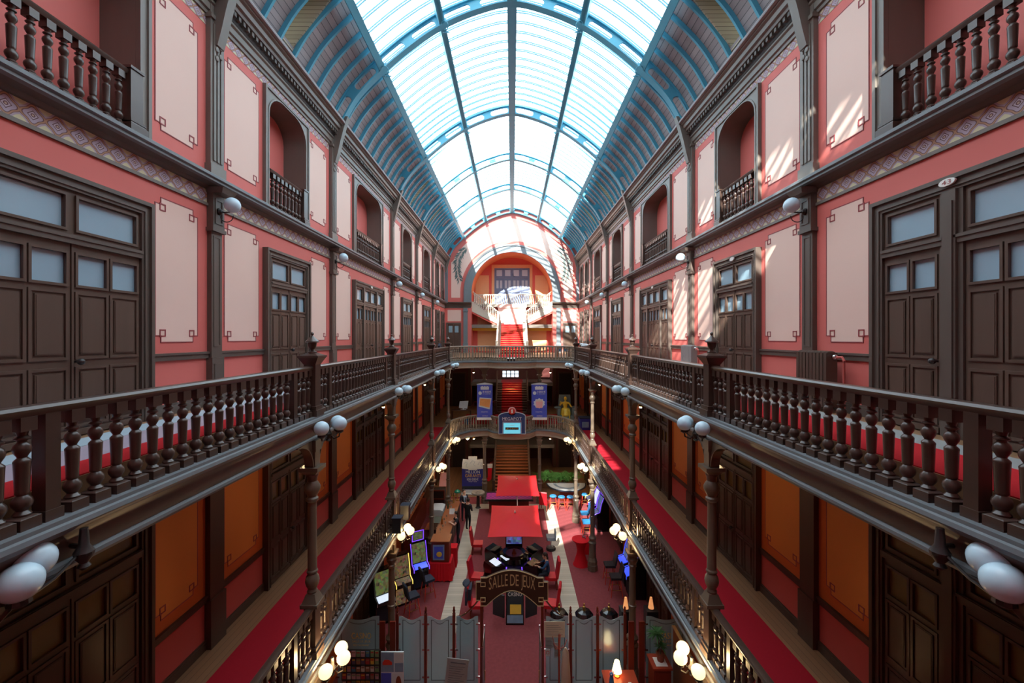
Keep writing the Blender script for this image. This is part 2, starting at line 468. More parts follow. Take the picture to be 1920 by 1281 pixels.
        q.prism(rect(p-0.11, p+0.11, 2.26, 2.76), 0, W-0.145, W-0.13, [rect(p-0.08, p+0.08, 2.30, 2.72)])
        q.frustum((W-0.14, p), 0.17, 0.22, 2.85, 2.95)
        q.build('pilaster', ['trimdark'], o)
        q = MB(sx)
        q.box(W-0.10, W, p-0.2, p+0.2, Z1, -2.1); q.box(W-0.13, W, p-0.22, p+0.22, Z1, -5.15)
        q.build('pilaster', ['woodlow'], o)
    # loggia frames
    for a, b, c, d, k in openings():
        q = MB(sx)
        q.prism(rect(c, d, 3.18, 6.13), 0, W-0.06, W, [archline(a, b, 3.18, 5.5, 6.03)])
        q.prism(rect(c, d, 3.18, 6.13), 0, W-0.09, W-0.06, [rect(c+0.06, d-0.06, 3.17, 6.07)])
        q.prism(archline(a-0.05, b+0.05, 3.18, 5.48, 6.06), 0, W-0.075, W-0.06, [archline(a, b, 3.185, 5.5, 6.03)])
        q.build('loggia_frame', ['trim'], o)
    return o

door_no = [0]
def door(sx, yc, half, leaves, zf, post=False, knob=True, glass='doorglass', mats=('trimdark', 'wooddoor'), number=False):
    """panelled gallery door with transom lights; zf = floor height"""
    door_no[0] += 1
    o = sroot('door_%d' % door_no[0])
    dz = zf-Z2
    top = 2.18+dz
    fr = MB(sx)
    fr.prism([(yc-half, zf), (yc-half, top), (yc+half, top), (yc+half, zf), (yc+half-0.2, zf), (yc+half-0.2, top-0.2), (yc-half+0.2, top-0.2), (yc-half+0.2, zf)], 0, W-0.10, W)
    fr.prism([(yc-half, zf), (yc-half, top), (yc+half, top), (yc+half, zf), (yc+half-0.06, zf), (yc+half-0.06, top-0.06), (yc-half+0.06, top-0.06), (yc-half+0.06, zf)], 0, W-0.14, W-0.10)
    fr.prism([(yc-half+.13, zf), (yc-half+.13, top-.13), (yc+half-.13, top-.13), (yc+half-.13, zf), (yc+half-0.16, zf), (yc+half-0.16, top-0.16), (yc-half+0.16, top-0.16), (yc-half+0.16, zf)], 0, W-0.12, W-0.10)
    a, b = yc-half+0.2, yc+half-0.2
    n = leaves
    pw = 0.3 if post else 0.0
    # transom bar and posts
    fr.box(W-0.11, W, a, b, 1.26+dz, 1.38+dz); fr.box(W-0.13, W, a, b, 1.33+dz, 1.37+dz)
    spans = []
    if n == 4:
        w = (b-a-0.28)/4
        spans = [(a, a+w), (a+w+0.14, a+2*w+0.14), (a+2*w+0.14, a+3*w+0.14), (a+3*w+0.28, b)]
        for x0 in (a+w, a+3*w+0.14): fr.box(W-0.12, W, x0, x0+0.14, zf, top-0.2)
    elif post:
        spans = [(a, yc-pw/2), (yc+pw/2, b)]
        fr.box(W-0.09, W, yc-pw/2, yc+pw/2, zf, top-0.2); fr.box(W-0.13, W, yc-0.09, yc+0.09, zf, top-0.2)
        fr.box(W-0.15, W, yc-0.06, yc+0.06, zf, top-0.35)
    else: spans = [(a, yc), (yc, b)]
    fr.box(W-0.03, W, a, b, zf, zf+0.02)
    fr.build('frame', [mats[0]], o)
    # transom sashes
    for i, (y0, y1) in enumerate(spans):
        t = MB(sx)
        t.prism(rect(y0, y1, 1.38+dz, top-0.2), 0, W-0.06, W-0.005, [rect(y0+.09, y1-.09, 1.46+dz, top-0.29)])
        t.prism(rect(y0+.05, y1-.05, 1.43+dz, top-0.25), 0, W-0.085, W-0.06, [rect(y0+.085, y1-.085, 1.465+dz, top-0.285)])
        s = t.build('transom_sash', [mats[1]], o)
        g = MB(sx); g.box(W-0.03, W-0.015, y0+.06, y1-.06, 1.43+dz, top-0.26); g.build('pane', [glass], s)
    for i, (y0, y1) in enumerate(spans):
        m = MB(sx)
        wleaf = y1-y0
        st = 0.065 if wleaf > 0.5 else 0.05
        mid = (y0+y1)/2
        cols = [(y0+st, mid-st/2), (mid+st/2, y1-st)]
        wins = [rect(c0, c1, 0.70+dz, 1.14+dz) for c0, c1 in cols]
        m.prism(rect(y0+0.004, y1-0.004, zf+0.02, 1.26+dz), 0, W-0.06, W-0.01, wins)
        for c0, c1 in cols:
            m.prism(rect(c0-.022, c1+.022, 0.68+dz, 1.16+dz), 0, W-0.085, W-0.06, [rect(c0+.012, c1-.012, 0.715+dz, 1.125+dz)])
            for z0, z1 in ((-0.28, 0.60), (-1.2, -0.42)):
                m.prism(rect(c0-.022, c1+.022, z0-.02+dz, z1+.02+dz), 0, W-0.082, W-0.06, [rect(c0+.016, c1-.016, z0+.016+dz, z1-.016+dz)])
                m.prism(rect(c0+.05, c1-.05, z0+.05+dz, z1-.05+dz), 0, W-0.078, W-0.06)
                m.prism(rect(c0+.065, c1-.065, z0+.065+dz, z1-.065+dz), 0, W-0.084, W-0.06)
        m.box(W-0.075, W-0.06, y0, y0+0.03, zf+.02, 1.26+dz)
        m.box(W-0.10, W-0.06, y0+.01, y1-.01, zf+0.02, zf+0.1)
        L = m.build('door_leaf', [mats[1]], o)
        for c0, c1 in cols:
            g = MB(sx); g.box(W-0.035, W-0.02, c0-.01, c1+.01, 0.69+dz, 1.15+dz); g.build('pane', [glass], L)
        if knob and i == (1 if n == 2 else 2):
            k = MB(sx); k.sphere((W-0.15, y0+0.05, -0.33+dz), 0.045, 10, 6); k.tube([(W-0.06, y0+.05, -0.33+dz), (W-0.14, y0+.05, -.33+dz)], 0.014, 6)
            k.build('door_knob', ['iron'], L)
    if number:
        p = MB(sx); p.use(0).prism([(yc+0.11*math.cos(t*math.pi/8), top-0.09+0.05*math.sin(t*math.pi/8)) for t in range(16)], 0, W-0.155, W-0.13)
        pl = p.build('number_plate', ['white'], o)
        if not number.strip(): return o
        q = MB()
        text(q, number, -0.06, 0.06, -0.03, 0.03, 0.0)
        q.v = [(sx*(W-0.158), yc+(-sx)*(-v_[0])*(-1), top-0.09+v_[2]) if False else (sx*(W-0.158), yc-sx*v_[0], top-0.09+v_[2]) for v_ in q.v]
        q.build('numeral', ['outline'], pl)
    return o

walls = {}
for sx in (-1, 1):
    walls[sx] = side_wall(sx)
    for i, (yc, h, k) in enumerate(BAYS):
        door(sx, yc, h, k, Z2, post=(sx > 0 and i == 0), number=({(1, 0): '43', (1, 1): ' ', (1, 2): ' ', (-1, 2): ' '}.get((sx, i)) or False))
    for i, (yc, h, k) in enumerate(BAYS[:6]):
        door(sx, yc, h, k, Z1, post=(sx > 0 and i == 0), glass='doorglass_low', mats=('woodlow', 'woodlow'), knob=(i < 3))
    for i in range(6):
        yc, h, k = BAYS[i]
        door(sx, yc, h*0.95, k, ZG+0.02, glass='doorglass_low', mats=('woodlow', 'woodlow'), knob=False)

# ------------------------------------------------------------------ gallery edges
def mirror_path(p): return p+[(-x, y) for x, y in reversed(p) if abs(x) > 1e-6]
EDGE2 = mirror_path([(-4, YB), (-4, 26.6), (-3.93, 27.3), (-3.6, 27.95), (-3.1, 28.3), (-2.4, 28.45), (-1.6, 28.5), (-1.35, 28.3), (-1.0, 28.02), (-0.5, 27.86), (0, 27.82)])
EDGE1 = mirror_path([(-4, YB), (-4, 26.5), (-3.9, 27.3), (-3.6, 28.05), (-3.1, 28.7), (-2.6, 29.1), (-2.0, 29.3), (-1.6, 29.3), (-1.4, 28.95), (-1.15, 28.55), (-0.7, 28.3), (0, 28.22)])
def offset(path, a):
    P = [Vector((x, y, 0)) for x, y in path]; out = []
    for i in range(len(P)):
        d0 = (P[i]-P[i-1]).normalized() if i else (P[1]-P[0]).normalized()
        d1 = (P[i+1]-P[i]).normalized() if i < len(P)-1 else d0
        n = Vector((d0.y, -d0.x, 0))+Vector((d1.y, -d1.x, 0)); n.normalize()
        n /= max(0.4, n.dot(Vector((d0.y, -d0.x, 0))))
        out.append((P[i].x+n.x*a, P[i].y+n.y*a))
    return out
for nm, path, zl, zf in (('upper', EDGE2, Z2L, Z2), ('lower', EDGE1, Z1L, Z1)):
    b = MB()
    i0 = 1; i1 = len(path)-2
    b2 = MB()
    for k_, sl in enumerate((path[:i0+1], path[i0:i1+1], path[i1:])):
      p3 = [(x, y, zl) for x, y in sl]; b = MB()
      b.use(0).sweep(p3, [(-.24, 0), (.15, 0), (.15, -.035), (.18, -.045), (.19, -.085), (.16, -.10), (.13, -.125), (.12, -.15), (-.24, -.15)])
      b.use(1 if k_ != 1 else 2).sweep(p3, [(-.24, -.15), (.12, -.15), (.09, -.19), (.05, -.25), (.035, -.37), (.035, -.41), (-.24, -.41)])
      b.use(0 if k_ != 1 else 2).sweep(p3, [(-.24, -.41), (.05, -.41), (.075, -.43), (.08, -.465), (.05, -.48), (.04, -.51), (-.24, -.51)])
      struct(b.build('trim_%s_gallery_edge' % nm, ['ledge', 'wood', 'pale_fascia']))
    f = MB()
    inner = offset(path, -0.2)
    poly = inner+[(W+.1, YB), (W+.1, YE+.1), (-W-.1, YE+.1), (-W-.1, YB)]
    f.use(0).prism(poly, 2, zl-0.1, zf)
    f.use(1).prism(poly, 2, zl-0.47, zl-0.1)
    # joists under the slab
    for p in PIL+[5.67, 11.2, 17.5, 23.8]:
        for sx in (-1, 1): f.box(*(sorted((sx*4.25, sx*W))), p-.11, p+.11, zl-0.62, zl-0.47)
    struct(f.build('floor_%s_gallery' % nm, ['woodfloor', 'soffit']))
    # red runners
    for sx in (-1, 1):
        c = MB(sx)
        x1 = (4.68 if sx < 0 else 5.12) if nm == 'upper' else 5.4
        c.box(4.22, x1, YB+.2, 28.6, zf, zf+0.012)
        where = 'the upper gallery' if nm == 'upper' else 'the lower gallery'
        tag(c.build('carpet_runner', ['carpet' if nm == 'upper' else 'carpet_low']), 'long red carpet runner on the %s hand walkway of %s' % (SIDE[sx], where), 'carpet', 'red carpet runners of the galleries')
        if nm == 'upper':
            if sx < 0:
                c = MB(sx); c.box(4.69, 5.3, YB+.2, 14.2, zf, zf+0.008); tag(c.build('floor_covering_strip', ['striplilac']), 'pale lilac protective strip laid between the upper left red runner and wall', 'floor covering')
                c = MB(sx); c.box(5.31, 5.72, YB+.2, 14.2, zf, zf+0.01); tag(c.build('floor_covering_strip', ['stripwhite']), 'bluish white protective strip along the skirting of the upper left walkway', 'floor covering')
            else:
                c = MB(sx); c.box(5.13, 5.6, YB+.2, 26, zf, zf+0.008); tag(c.build('floor_covering_strip', ['stripgrey']), 'grey strip beside the red runner along the upper right wall', 'floor covering')
    c = MB(); c.box(-0.98 if nm == 'upper' else -3.6, 0.98 if nm == 'upper' else 3.6, 28.9 if nm == 'upper' else 29.6, 33.5, zf, zf+0.012)
    tag(c.build('landing_carpet', ['carpet']), 'red carpet at the foot of the stair on %s' % ('the upper gallery' if nm == 'upper' else 'the lower gallery'), 'carpet')

# ground floor
g = MB()
g.use(0).box(-W-.1, W+.1, YB, YE+4.4, ZG-0.2, ZG)
g.use(1)
for x0, x1 in ((-2.92, -2.2), (2.15, 2.87)): g.box(x0, x1, 14.1, 29.2, ZG-0.001, ZG+0.004)
g.box(-2.92, 2.87, 28.4, 29.2, ZG-0.001, ZG+0.005)
g.use(2).box(-W, W, 30.5, YE+4.2, ZG-0.001, ZG+0.003)
struct(g.build('floor', ['ground_carpet', 'plank_strip', 'woodfloor']))
# wall and roof behind the camera
b = MB()
b.use(0).box(-W-.2, W+.2, YB-.2, YB, -12, 12)
struct(b.build('wall_back', ['pink']))

# ------------------------------------------------------------------ vault
KN = [(5.65, 7.05), (5.10, 7.98), (4.26, 8.85), (3.30, 9.66), (2.29, 10.33), (1.15, 10.82), (0.0, 11.08)]
def catmull(P, n=6):
    out = []
    ext = [(2*P[0][0]-P[1][0], 2*P[0][1]-P[1][1])]+P+[(-P[-2][0], P[-2][1])]
    for i in range(1, len(ext)-2):
        p0, p1, p2, p3 = (Vector((*q, 0)) for q in ext[i-1:i+3])
        for k in range(n):
            t = k/n
            out.append(0.5*((2*p1)+(p2-p0)*t+(2*p0-5*p1+4*p2-p3)*t*t+(3*p1-p0-3*p2+p3)*t**3))
    out.append(Vector((*P[-1], 0)))
    return out
CURVE = catmull(KN, 6)           # 36 segments; index 12 = skylight edge, 24 = purlin, 36 = ridge
def vpt(t, off):
    """point on the half vault at parameter t (0..6) with outward offset"""
    u = max(0, min(5.9999, t))*6; i = int(u); f = u-i
    p = CURVE[i].lerp(CURVE[i+1], f)
    d0 = CURVE[min(i+1, 36)]-CURVE[max(i-1, 0)] if f < .5 else CURVE[min(i+2, 36)]-CURVE[i]
    if t >= 5.99: d0 = Vector((-1, 0.12, 0))
    n = Vector((d0.y, -d0.x, 0)).normalized()
    return (p.x+n.x*off, p.y+n.y*off)
def vband(t0, t1, o0, o1, n):
    a = [vpt(t0+(t1-t0)*i/n, o0) for i in range(n+1)]; c = [vpt(t0+(t1-t0)*i/n, o1) for i in range(n+1)]
    return a+c[::-1]
YS = 0.9                         # where the glazing starts
DORM = [(10.56, 11.18), (23.67, 24.26), (28.32, 28.92)]
vault = sroot('ceiling')
for sx in (-1, 1):
    pk = MB(sx)
    spans = []; y = YB
    for a, b_ in DORM: spans += [(y, a, False), (a, b_, True)]; y = b_
    spans.append((y, YE, False))
    for a, b_, hole in spans:
        if not hole: pk.prism(vband(-0.0, 2.05, 0.42, 0.5, 14), 1, a, b_)
        else:
            pk.prism(vband(0, 0.45, 0.42, 0.5, 4), 1, a, b_); pk.prism(vband(1.75, 2.05, 0.42, 0.5, 4), 1, a, b_)
            q0, q1 = vpt(0.45, .45), vpt(1.75, .45)
            pk.use(1)
            for yy in (a, b_): pk.prism([q0, (6.9, q0[1]), (6.9, q1[1]+.1), q1], 1, yy-.04, yy+.04)
            pk.prism([q1, (6.9, q1[1]), (6.9, q1[1]+.1), (q1[0], q1[1]+.1)], 1, a, b_)
            pk.prism([q0, (q0[0], q0[1]-.1), (6.9, q0[1]-.1), (6.9, q0[1])], 1, a, b_)
            pk.use(0)
    pk.box(5.5, 6.3, YB, YE, 7.05, 7.12)
    pk.prism([(vpt(0, .42)[0]-.02, 7.05), (vpt(0, .5)[0]+.3, 7.05), vpt(0.05, .5), vpt(0.05, .42)], 1, YB, YE)
    pk.build('boarded_slope', ['planks', 'dormer_boards'], vault)
    for a, b_ in DORM:
        gl = MB(sx); gl.box(6.84, 6.86, a, b_, vpt(.45, .45)[1], vpt(1.75, .45)[1]); gl.build('dormer_pane', ['windowglass'], vault)
    # small battens
    bt = MB(sx)
    allp = [YB]+PIL+[YE]
    for i in range(len(allp)-1):
        a, b_ = allp[i], allp[i+1]; n = max(3, round((b_-a)/0.68))
        for k in range(1, n): bt.prism(vband(0, 2.0, 0.3, 0.43, 12), 1, a+(b_-a)*k/n-.035, a+(b_-a)*k/n+.035)
    bt.build('batten_row', ['teal'], vault)
    for t, w, d, nm in ((0.03, 0.12, 0.18, 'wall_plate'), (2.0, 0.13, 0.5, 'edge_purlin'), (4.0, 0.12, 0.46, 'purlin')):
        p = MB(sx)
        if t == 2.0:          # two flanges and posts, web left open so sun reaches the right wall
            for o0, o1, hw_ in ((0.0, 0.07, .11), (0.43, 0.52, .07)):
                a_, c_ = vpt(t, o0), vpt(t, o1); dx, dz = c_[0]-a_[0], c_[1]-a_[1]; L = math.hypot(dx, dz); ex, ez = -dz/L*hw_, dx/L*hw_
                p.prism([(a_[0]-ex, a_[1]-ez), (a_[0]+ex, a_[1]+ez), (c_[0]+ex, c_[1]+ez), (c_[0]-ex, c_[1]-ez)], 1, YB, YE)
            y = YS
            a_, c_ = vpt(t, .05), vpt(t, .45)
            while y < YE: p.prism([(a_[0]-.03, a_[1]-.02), (a_[0]+.03, a_[1]+.02), (c_[0]+.03, c_[1]+.02), (c_[0]-.03, c_[1]-.02)], 1, y-.03, y+.03); y += 1.0
            p.build(nm, ['teal'], vault); continue
        lo, hi = vpt(t, 0.02 if t > 1 else 0.3), vpt(t, d)
        dx, dz = hi[0]-lo[0], hi[1]-lo[1]; L = math.hypot(dx, dz); px_, pz_ = -dz/L*w/2, dx/L*w/2
        p.prism([(lo[0]-px_, lo[1]-pz_), (lo[0]+px_, lo[1]+pz_), (hi[0]+px_, hi[1]+pz_), (hi[0]-px_, hi[1]-pz_)], 1, YB if t < 3 else YS, YE)
        if t > 1: p.prism([(lo[0]-px_*1.7, lo[1]-pz_*1.7), (lo[0]+px_*1.7, lo[1]+pz_*1.7), (lo[0]+px_*1.7+dx*.08, lo[1]+pz_*1.7+dz*.08), (lo[0]-px_*1.7+dx*.08, lo[1]-pz_*1.7+dz*.08)], 1, YB if t < 3 else YS, YE)
        p.build(nm, ['teal'], vault)
    gz = MB(sx); gz.prism(vband(2.0, 6, 0.50, 0.512, 12), 1, YS, YE); gz.build('roof_glass', ['skyglass'], vault)
    gb = MB(sx)
    y = YS
    while y < YE:
        gb.prism(vband(2.0, 6, 0.49, 0.53, 10), 1, y-.0075, y+.0075); gb.prism(vband(2.0, 6, 0.49, 0.53, 10), 1, y+.09-.0075, y+.09+.0075)
        y += 0.5
    gb.build('glazing_bars', ['teal'], vault)
    op = MB(sx); op.prism(vband(2.0, 6, 0.42, 0.5, 10), 1, YB, YS); op.build('boarded_slope', ['planks'], vault)
rd = MB(); rd.prism([(-.09, 11.1), (.09, 11.1), (.09, 11.6), (-.09, 11.6)], 1, YS, YE); rd.prism([(-.16, 11.08), (.16, 11.08), (.16, 11.12), (-.16, 11.12)], 1, YS, YE)
rd.build('ridge_beam', ['teal'], vault)
def slot_plate(mb, t0, t1, o0, o1, m0, m1, e, y0, y1):
    """web plate between t0..t1 with a round-ended slot from m0 to m1; e = chord depth"""
    N = 16; oc = (o0+o1)/2; hh = (o1-o0)/2
    inner = []
    rt = (hh-e)*0.85
    for i in range(N):
        a = 2*math.pi*i/N
        ca, sa = math.cos(a), math.sin(a)
        cx = m1-rt if ca > 1e-6 else m0+rt
        if abs(ca) < 1e-6: cx = (m0+m1)/2
        inner.append((cx+rt*ca, oc+(hh-e)*sa))
    outer = []
    for i in range(N):
        a = 2*math.pi*i/N; ca, sa = math.cos(a), math.sin(a)
        k = 1/max(abs(ca), abs(sa))
        tt = (t0+t1)/2+(t1-t0)/2*ca*k; oo = oc+hh*sa*k
        outer.append((tt, oo))
    vs = []; fs = []
    for y in (y0, y1):
        vs += [(vpt(t, o)[0], y, vpt(t, o)[1]) for t, o in inner]+[(vpt(t, o)[0], y, vpt(t, o)[1]) for t, o in outer]
    for i in range(N):
        j = (i+1) % N
        fs += [(i, j, N+j, N+i), (2*N+i, 3*N+i, 3*N+j, 2*N+j), (i, 2*N+i, 2*N+j, j)]
    mb.add(vs, fs)
RIBY = PIL+[YE-0.12]
for p in RIBY:
    r = MB()
    for s_ in (-1, 1):
        h = MB(s_)
        h.prism(vband(0, 6, 0.0, 0.05, 30), 1, p-.13, p+.13)
        h.prism(vband(0, 6, 0.40, 0.45, 30), 1, p-.10, p+.10)
        for (t0, t1) in ((0.0, 1.0), (1.0, 2.0), (2.0, 3.0), (3.0, 4.0), (4.0, 5.0), (5.0, 6.0)):
            slot_plate(h, t0, t1, 0.04, 0.42, t0+.14, t1-.14, 0.05, p-.03, p+.03)
        # foot curving down the pilaster
        h.use(1).prism([(5.42, 7.3), (5.54, 6.95), (5.66, 6.5), (5.75, 6.1), (5.83, 5.8), (5.92, 5.78), (5.90, 6.4), (5.88, 6.8), (5.75, 7.3)], 1, p-.1, p+.1).use(0)
        # curled ironwork at the purlins
        for t in (2.0, 4.0):
            q = vpt(t, -0.05)
            for dy in (-1, 1):
                h.tube([(q[0]-.05+.12*math.cos(a)*(1 if k_ else 1), p+dy*(.16+.1*math.sin(a)), q[1]-.03+.08*math.sin(a)) for k_, a in enumerate([i*0.7 for i in range(8)])], 0.016, 5)
        r.v += [v for v in h.v]; off = len(r.v)-len(h.v)
        r.f += [tuple(i+off for i in f) for f in h.f]; r.mi += h.mi
    r.build('arch_rib', ['teal', 'trim'], vault)
# ================================================================== balustrades
def baluster_mesh(h, k=1.0, n=10, m='rail'):
    b = MB()
    b.cbox((0, 0, 0.045*k), (0.155*k, 0.155*k, 0.09*k)); b.frustum((0, 0), 0.075*k, 0.055*k, 0.09*k, 0.105*k)
    s = h-0.19*k
    pr = [(.055, .105), (.058, .12), (.036, .145), (.06, .18), (.066, .205), (.06, .23), (.036, .26), (.045, .275), (.044, .285), (.052, .50), (.054, .515), (.05, .525), (.03, .545), (.034, .555), (.052, .585), (.058, .61), (.05, .64), (.03, .66), (.03, .672), (.05, .685), (.05, .695), (.03, .71), (.042, .745)]
    z0, z1 = .105, .745
    b.lathe([(r*k, 0.105*k+(z-z0)/(z1-z0)*(h-0.115*k-0.105*k)) for r, z in pr], n)
    b.cbox((0, 0, h-0.0575*k), (0.12*k, 0.12*k, 0.115*k))
    return b.mesh('baluster', m, 40)
BAL = {}
def baluster(h, k, m='rail'):
    q = (round(h, 3), k, m)
    if q not in BAL: BAL[q] = baluster_mesh(h, k, 10, m)
    return BAL[q]
RAILP = [(-.075, -.055), (-.055, -.09), (.055, -.09), (.075, -.055), (.08, -.03), (.06, -.005), (.03, .0), (-.03, 0), (-.06, -.005), (-.08, -.03)]
def balustrade(label, path, h=1.0, sp=0.209, posts=(), newels=(), k=1.0, group=None, urn=False, m='rail', skip=()):
    """path: 3-D points of the railing's foot line"""
    P = [Vector(p) for p in path]
    loc = P[0].copy()
    root = thing('balustrade', label, 'railing', loc, 0, group)
    M = Matrix.Translation(-loc)
    r = MB(M=M); r.sweep([p+Vector((0, 0, h)) for p in P], [(a*k, b) for a, b in RAILP]); r.build('handrail', [m], root)
    seg = [(P[i+1]-P[i]).length for i in range(len(P)-1)]; L = sum(seg)
    def pos(s):
        for i, l in enumerate(seg):
            if s <= l or i == len(seg)-1:
                d = P[i+1]-P[i]; return P[i]+d*(s/l), math.atan2(d.y, d.x)
            s -= l
    stops = sorted([(0.0, 0.0)]+[(s, 0.06*k) for s in posts]+[(s, 0.12*k) for s in newels]+[(L, 0.0)])
    pm = {}
    hb = h-0.088
    me = baluster(hb, k, m)
    for (s0, w0), (s1, w1) in zip(stops, stops[1:]):
        g = s1-s0
        n = int(round(g/sp))-1
        for i in range(1, n+1):
            p, a = pos(s0+g*i/(n+1))
            link(me, 'baluster', root, p-loc, a)
    for s in posts:
        p, a = pos(s); q = MB(); w = 0.06*k
        q.box(-w, w, -w, w, 0.0, hb+.01); q.box(-w-.015, w+.015, -w-.015, w+.015, 0, 0.09)
        o = q.build('post', [m], root); o.location = p-loc; o.rotation_euler = (0, 0, a)
    for s in newels:
        p, a = pos(s); q = MB(); w = 0.115*k
        q.box(-w, w, -w, w, 0, h+.02); q.frustum((0, 0), w+.05, w+.02, 0.0, .16); q.box(-w-.05, w+.05, -w-.05, w+.05, 0, .12); q.box(-w-.03, w+.03, -w-.03, w+.03, .16, .20)
        if urn: q.frustum((0, 0), w, w+.08, h+.02, h+.16); q.box(-w-.09, w+.09, -w-.09, w+.09, h+.16, h+.20); q.frustum((0, 0), w+.07, w-.03, h+.20, h+.25)
        else: q.box(-w-.02, w+.02, -w-.02, w+.02, h, h+.04)
        o = q.build('newel_post', [m], root); o.location = p-loc; o.rotation_euler = (0, 0, a)
        if urn:
            f = MB(); z = h+.25
            f.lathe([(.09, z), (.09, z+.02), (.04, z+.05), (.035, z+.07), (.07, z+.11), (.085, z+.19), (.085, z+.205), (.135, z+.215), (.13, z+.235), (.07, z+.29), (.03, z+.33), (.015, z+.35), (.032, z+.375), (.03, z+.395), (.008, z+.42)], 12)
            o2 = f.build('urn_finial', [m], o)
    return root
NEW = [-1.2]+PIL[:4]+[26.3]
WHERE = ['nearest the camera', 'at the first pair of doors', 'between the first and second urn newels', 'along the wide four leaf doors', 'last before the curved end']
for sx in (-1, 1):
    for zl, nm, urn in ((Z2L, 'upper', True), (Z1L, 'lower', False)):
        for i in range(5):
            a, b_ = NEW[i], NEW[i+1]
            x = sx*XR
            L = b_-a
            where = ['nearest the camera', 'first full bay from the camera', 'second full bay from the camera', 'third and widest bay from the camera', 'last straight bay before the curved end'][i]
            balustrade('dark wood baluster railing, %s gallery, %s side, %s' % (nm, SIDE[sx], where), [(x, a+.18, zl), (x, b_, zl)], 1.0, posts=(0.54, L-0.94), newels=(L-.18,), urn=urn, group='gallery baluster railings')
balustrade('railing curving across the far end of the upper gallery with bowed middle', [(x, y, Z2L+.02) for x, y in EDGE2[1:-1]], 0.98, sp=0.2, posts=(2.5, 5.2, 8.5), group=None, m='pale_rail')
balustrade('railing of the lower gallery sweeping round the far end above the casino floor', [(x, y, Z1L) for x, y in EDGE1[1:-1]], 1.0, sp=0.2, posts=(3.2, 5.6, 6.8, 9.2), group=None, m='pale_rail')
for sx in (-1, 1):
    for i, (a, b_, c, d, k) in enumerate(openings()):
        balustrade('small baluster railing in the %s arched opening from the camera, %s wall' % (ORD[i], SIDE[sx]), [(sx*(W-0.02), a+.02, 3.18), (sx*(W-0.02), b_-.02, 3.18)], 0.98, sp=0.19, newels=(b_-a-.14,), k=0.92, group='balustrades in the arched openings')

# ================================================================== columns
def lower_column():
    t = thing('gallery_column', '', 'column')
    b = MB()
    b.box(-.17, .17, -.17, .17, 0.0, .07); b.frustum((0, 0), .15, .09, .07, .24)
    b.lathe([(.09, .24), (.10, .28), (.08, .32), (.12, .40), (.135, .48), (.12, .56), (.08, .62), (.105, .65), (.105, .68), (.085, .71)], 14)
    b.build('base', ['column'], t)
    b = MB(); b.lathe([(.088, .70), (.086, 1.2), (.08, 2.06)], 14); b.build('shaft', ['column'], t)
    b = MB()
    b.lathe([(.08, 2.05), (.115, 2.08), (.115, 2.13), (.085, 2.16), (.10, 2.2), (.15, 2.29), (.155, 2.36), (.12, 2.43), (.09, 2.47), (.10, 2.55), (.12, 2.60), (.1, 2.64)], 14)
    b.frustum((0, 0), .11, .18, 2.62, 2.70); b.box(-.19, .19, -.19, .19, 2.70, 2.77); b.box(-.105, .105, -.105, .105, 2.77, 3.30)
    b.box(-.13, .13, -.13, .13, 3.08, 3.30)
    b.build('capital', ['column'], t)
    b = MB()
    for s in (-1, 1):
        r = .62
        pts = [(s*.1, 2.80)]+[(s*(.1+r-r*math.cos(math.radians(a))), 2.80-.04+.52*math.sin(math.radians(a))) for a in range(0, 91, 15)]+[(s*(.1+r), 3.30), (s*.1, 3.30)]
        b.prism(pts, 0, -.06, .06)
        b.prism([(s*(.1+r-r*math.cos(math.radians(a))), 2.76+.52*math.sin(math.radians(a))) for a in range(0, 91, 15)]+[(s*(.1+r-.93*r*math.cos(math.radians(a))+.0), 2.80+.50*math.sin(math.radians(a))) for a in range(90, -1, -15)], 0, -.085, .085)
    b.build('arched_bracket', ['column'], t)
    return t
def ground_column():
    t = thing('ground_column', '', 'column')
    b = MB()
    b.lathe([(.25, 0), (.25, .28), (.23, .30), (.23, .36), (.24, .40), (.24, .48), (.21, .52), (.2, .60), (.175, .64)], 8, phase=math.pi/8)
    b.build('base', ['column'], t)
    b = MB(); b.lathe([(.175, .62), (.17, 1.30), (.2, 1.33), (.2, 1.38), (.15, 1.45), (.16, 1.52), (.19, 1.56), (.19, 1.62), (.13, 1.68), (.115, 1.72), (.11, 2.6), (.135, 2.62), (.135, 2.68), (.108, 2.70), (.10, 3.95)], 14); b.build('shaft', ['column'], t)
    b = MB(); b.lathe([(.10, 3.93), (.13, 3.96), (.13, 4.0), (.1, 4.03), (.12, 4.08), (.17, 4.16), (.17, 4.22), (.12, 4.28), (.15, 4.33)], 14)
    b.frustum((0, 0), .13, .2, 4.30, 4.38); b.box(-.2, .2, -.2, .2, 4.38, 4.45); b.box(-.12, .12, -.12, .12, 4.45, 4.72)
    b.build('capital', ['column'], t)
    b = MB()
    for s in (-1, 1):
        r = .5
        pts = [(s*.1, 4.46)]+[(s*(.1+r-r*math.cos(math.radians(a))), 4.44+.26*math.sin(math.radians(a))) for a in range(0, 91, 15)]+[(s*(.1+r), 4.72), (s*.1, 4.72)]
        b.prism(pts, 0, -.06, .06)
    b.build('arched_bracket', ['column'], t)
    return t
cpos = [(sx, p) for sx in (-1, 1) for p in PIL[:4]+[26.4]]
c1 = lower_column(); g1 = ground_column(); first = True
onames = ['nearest the camera, mostly out of frame', 'first tall one from the camera', 'second from the camera', 'third from the camera', 'at the far corner']
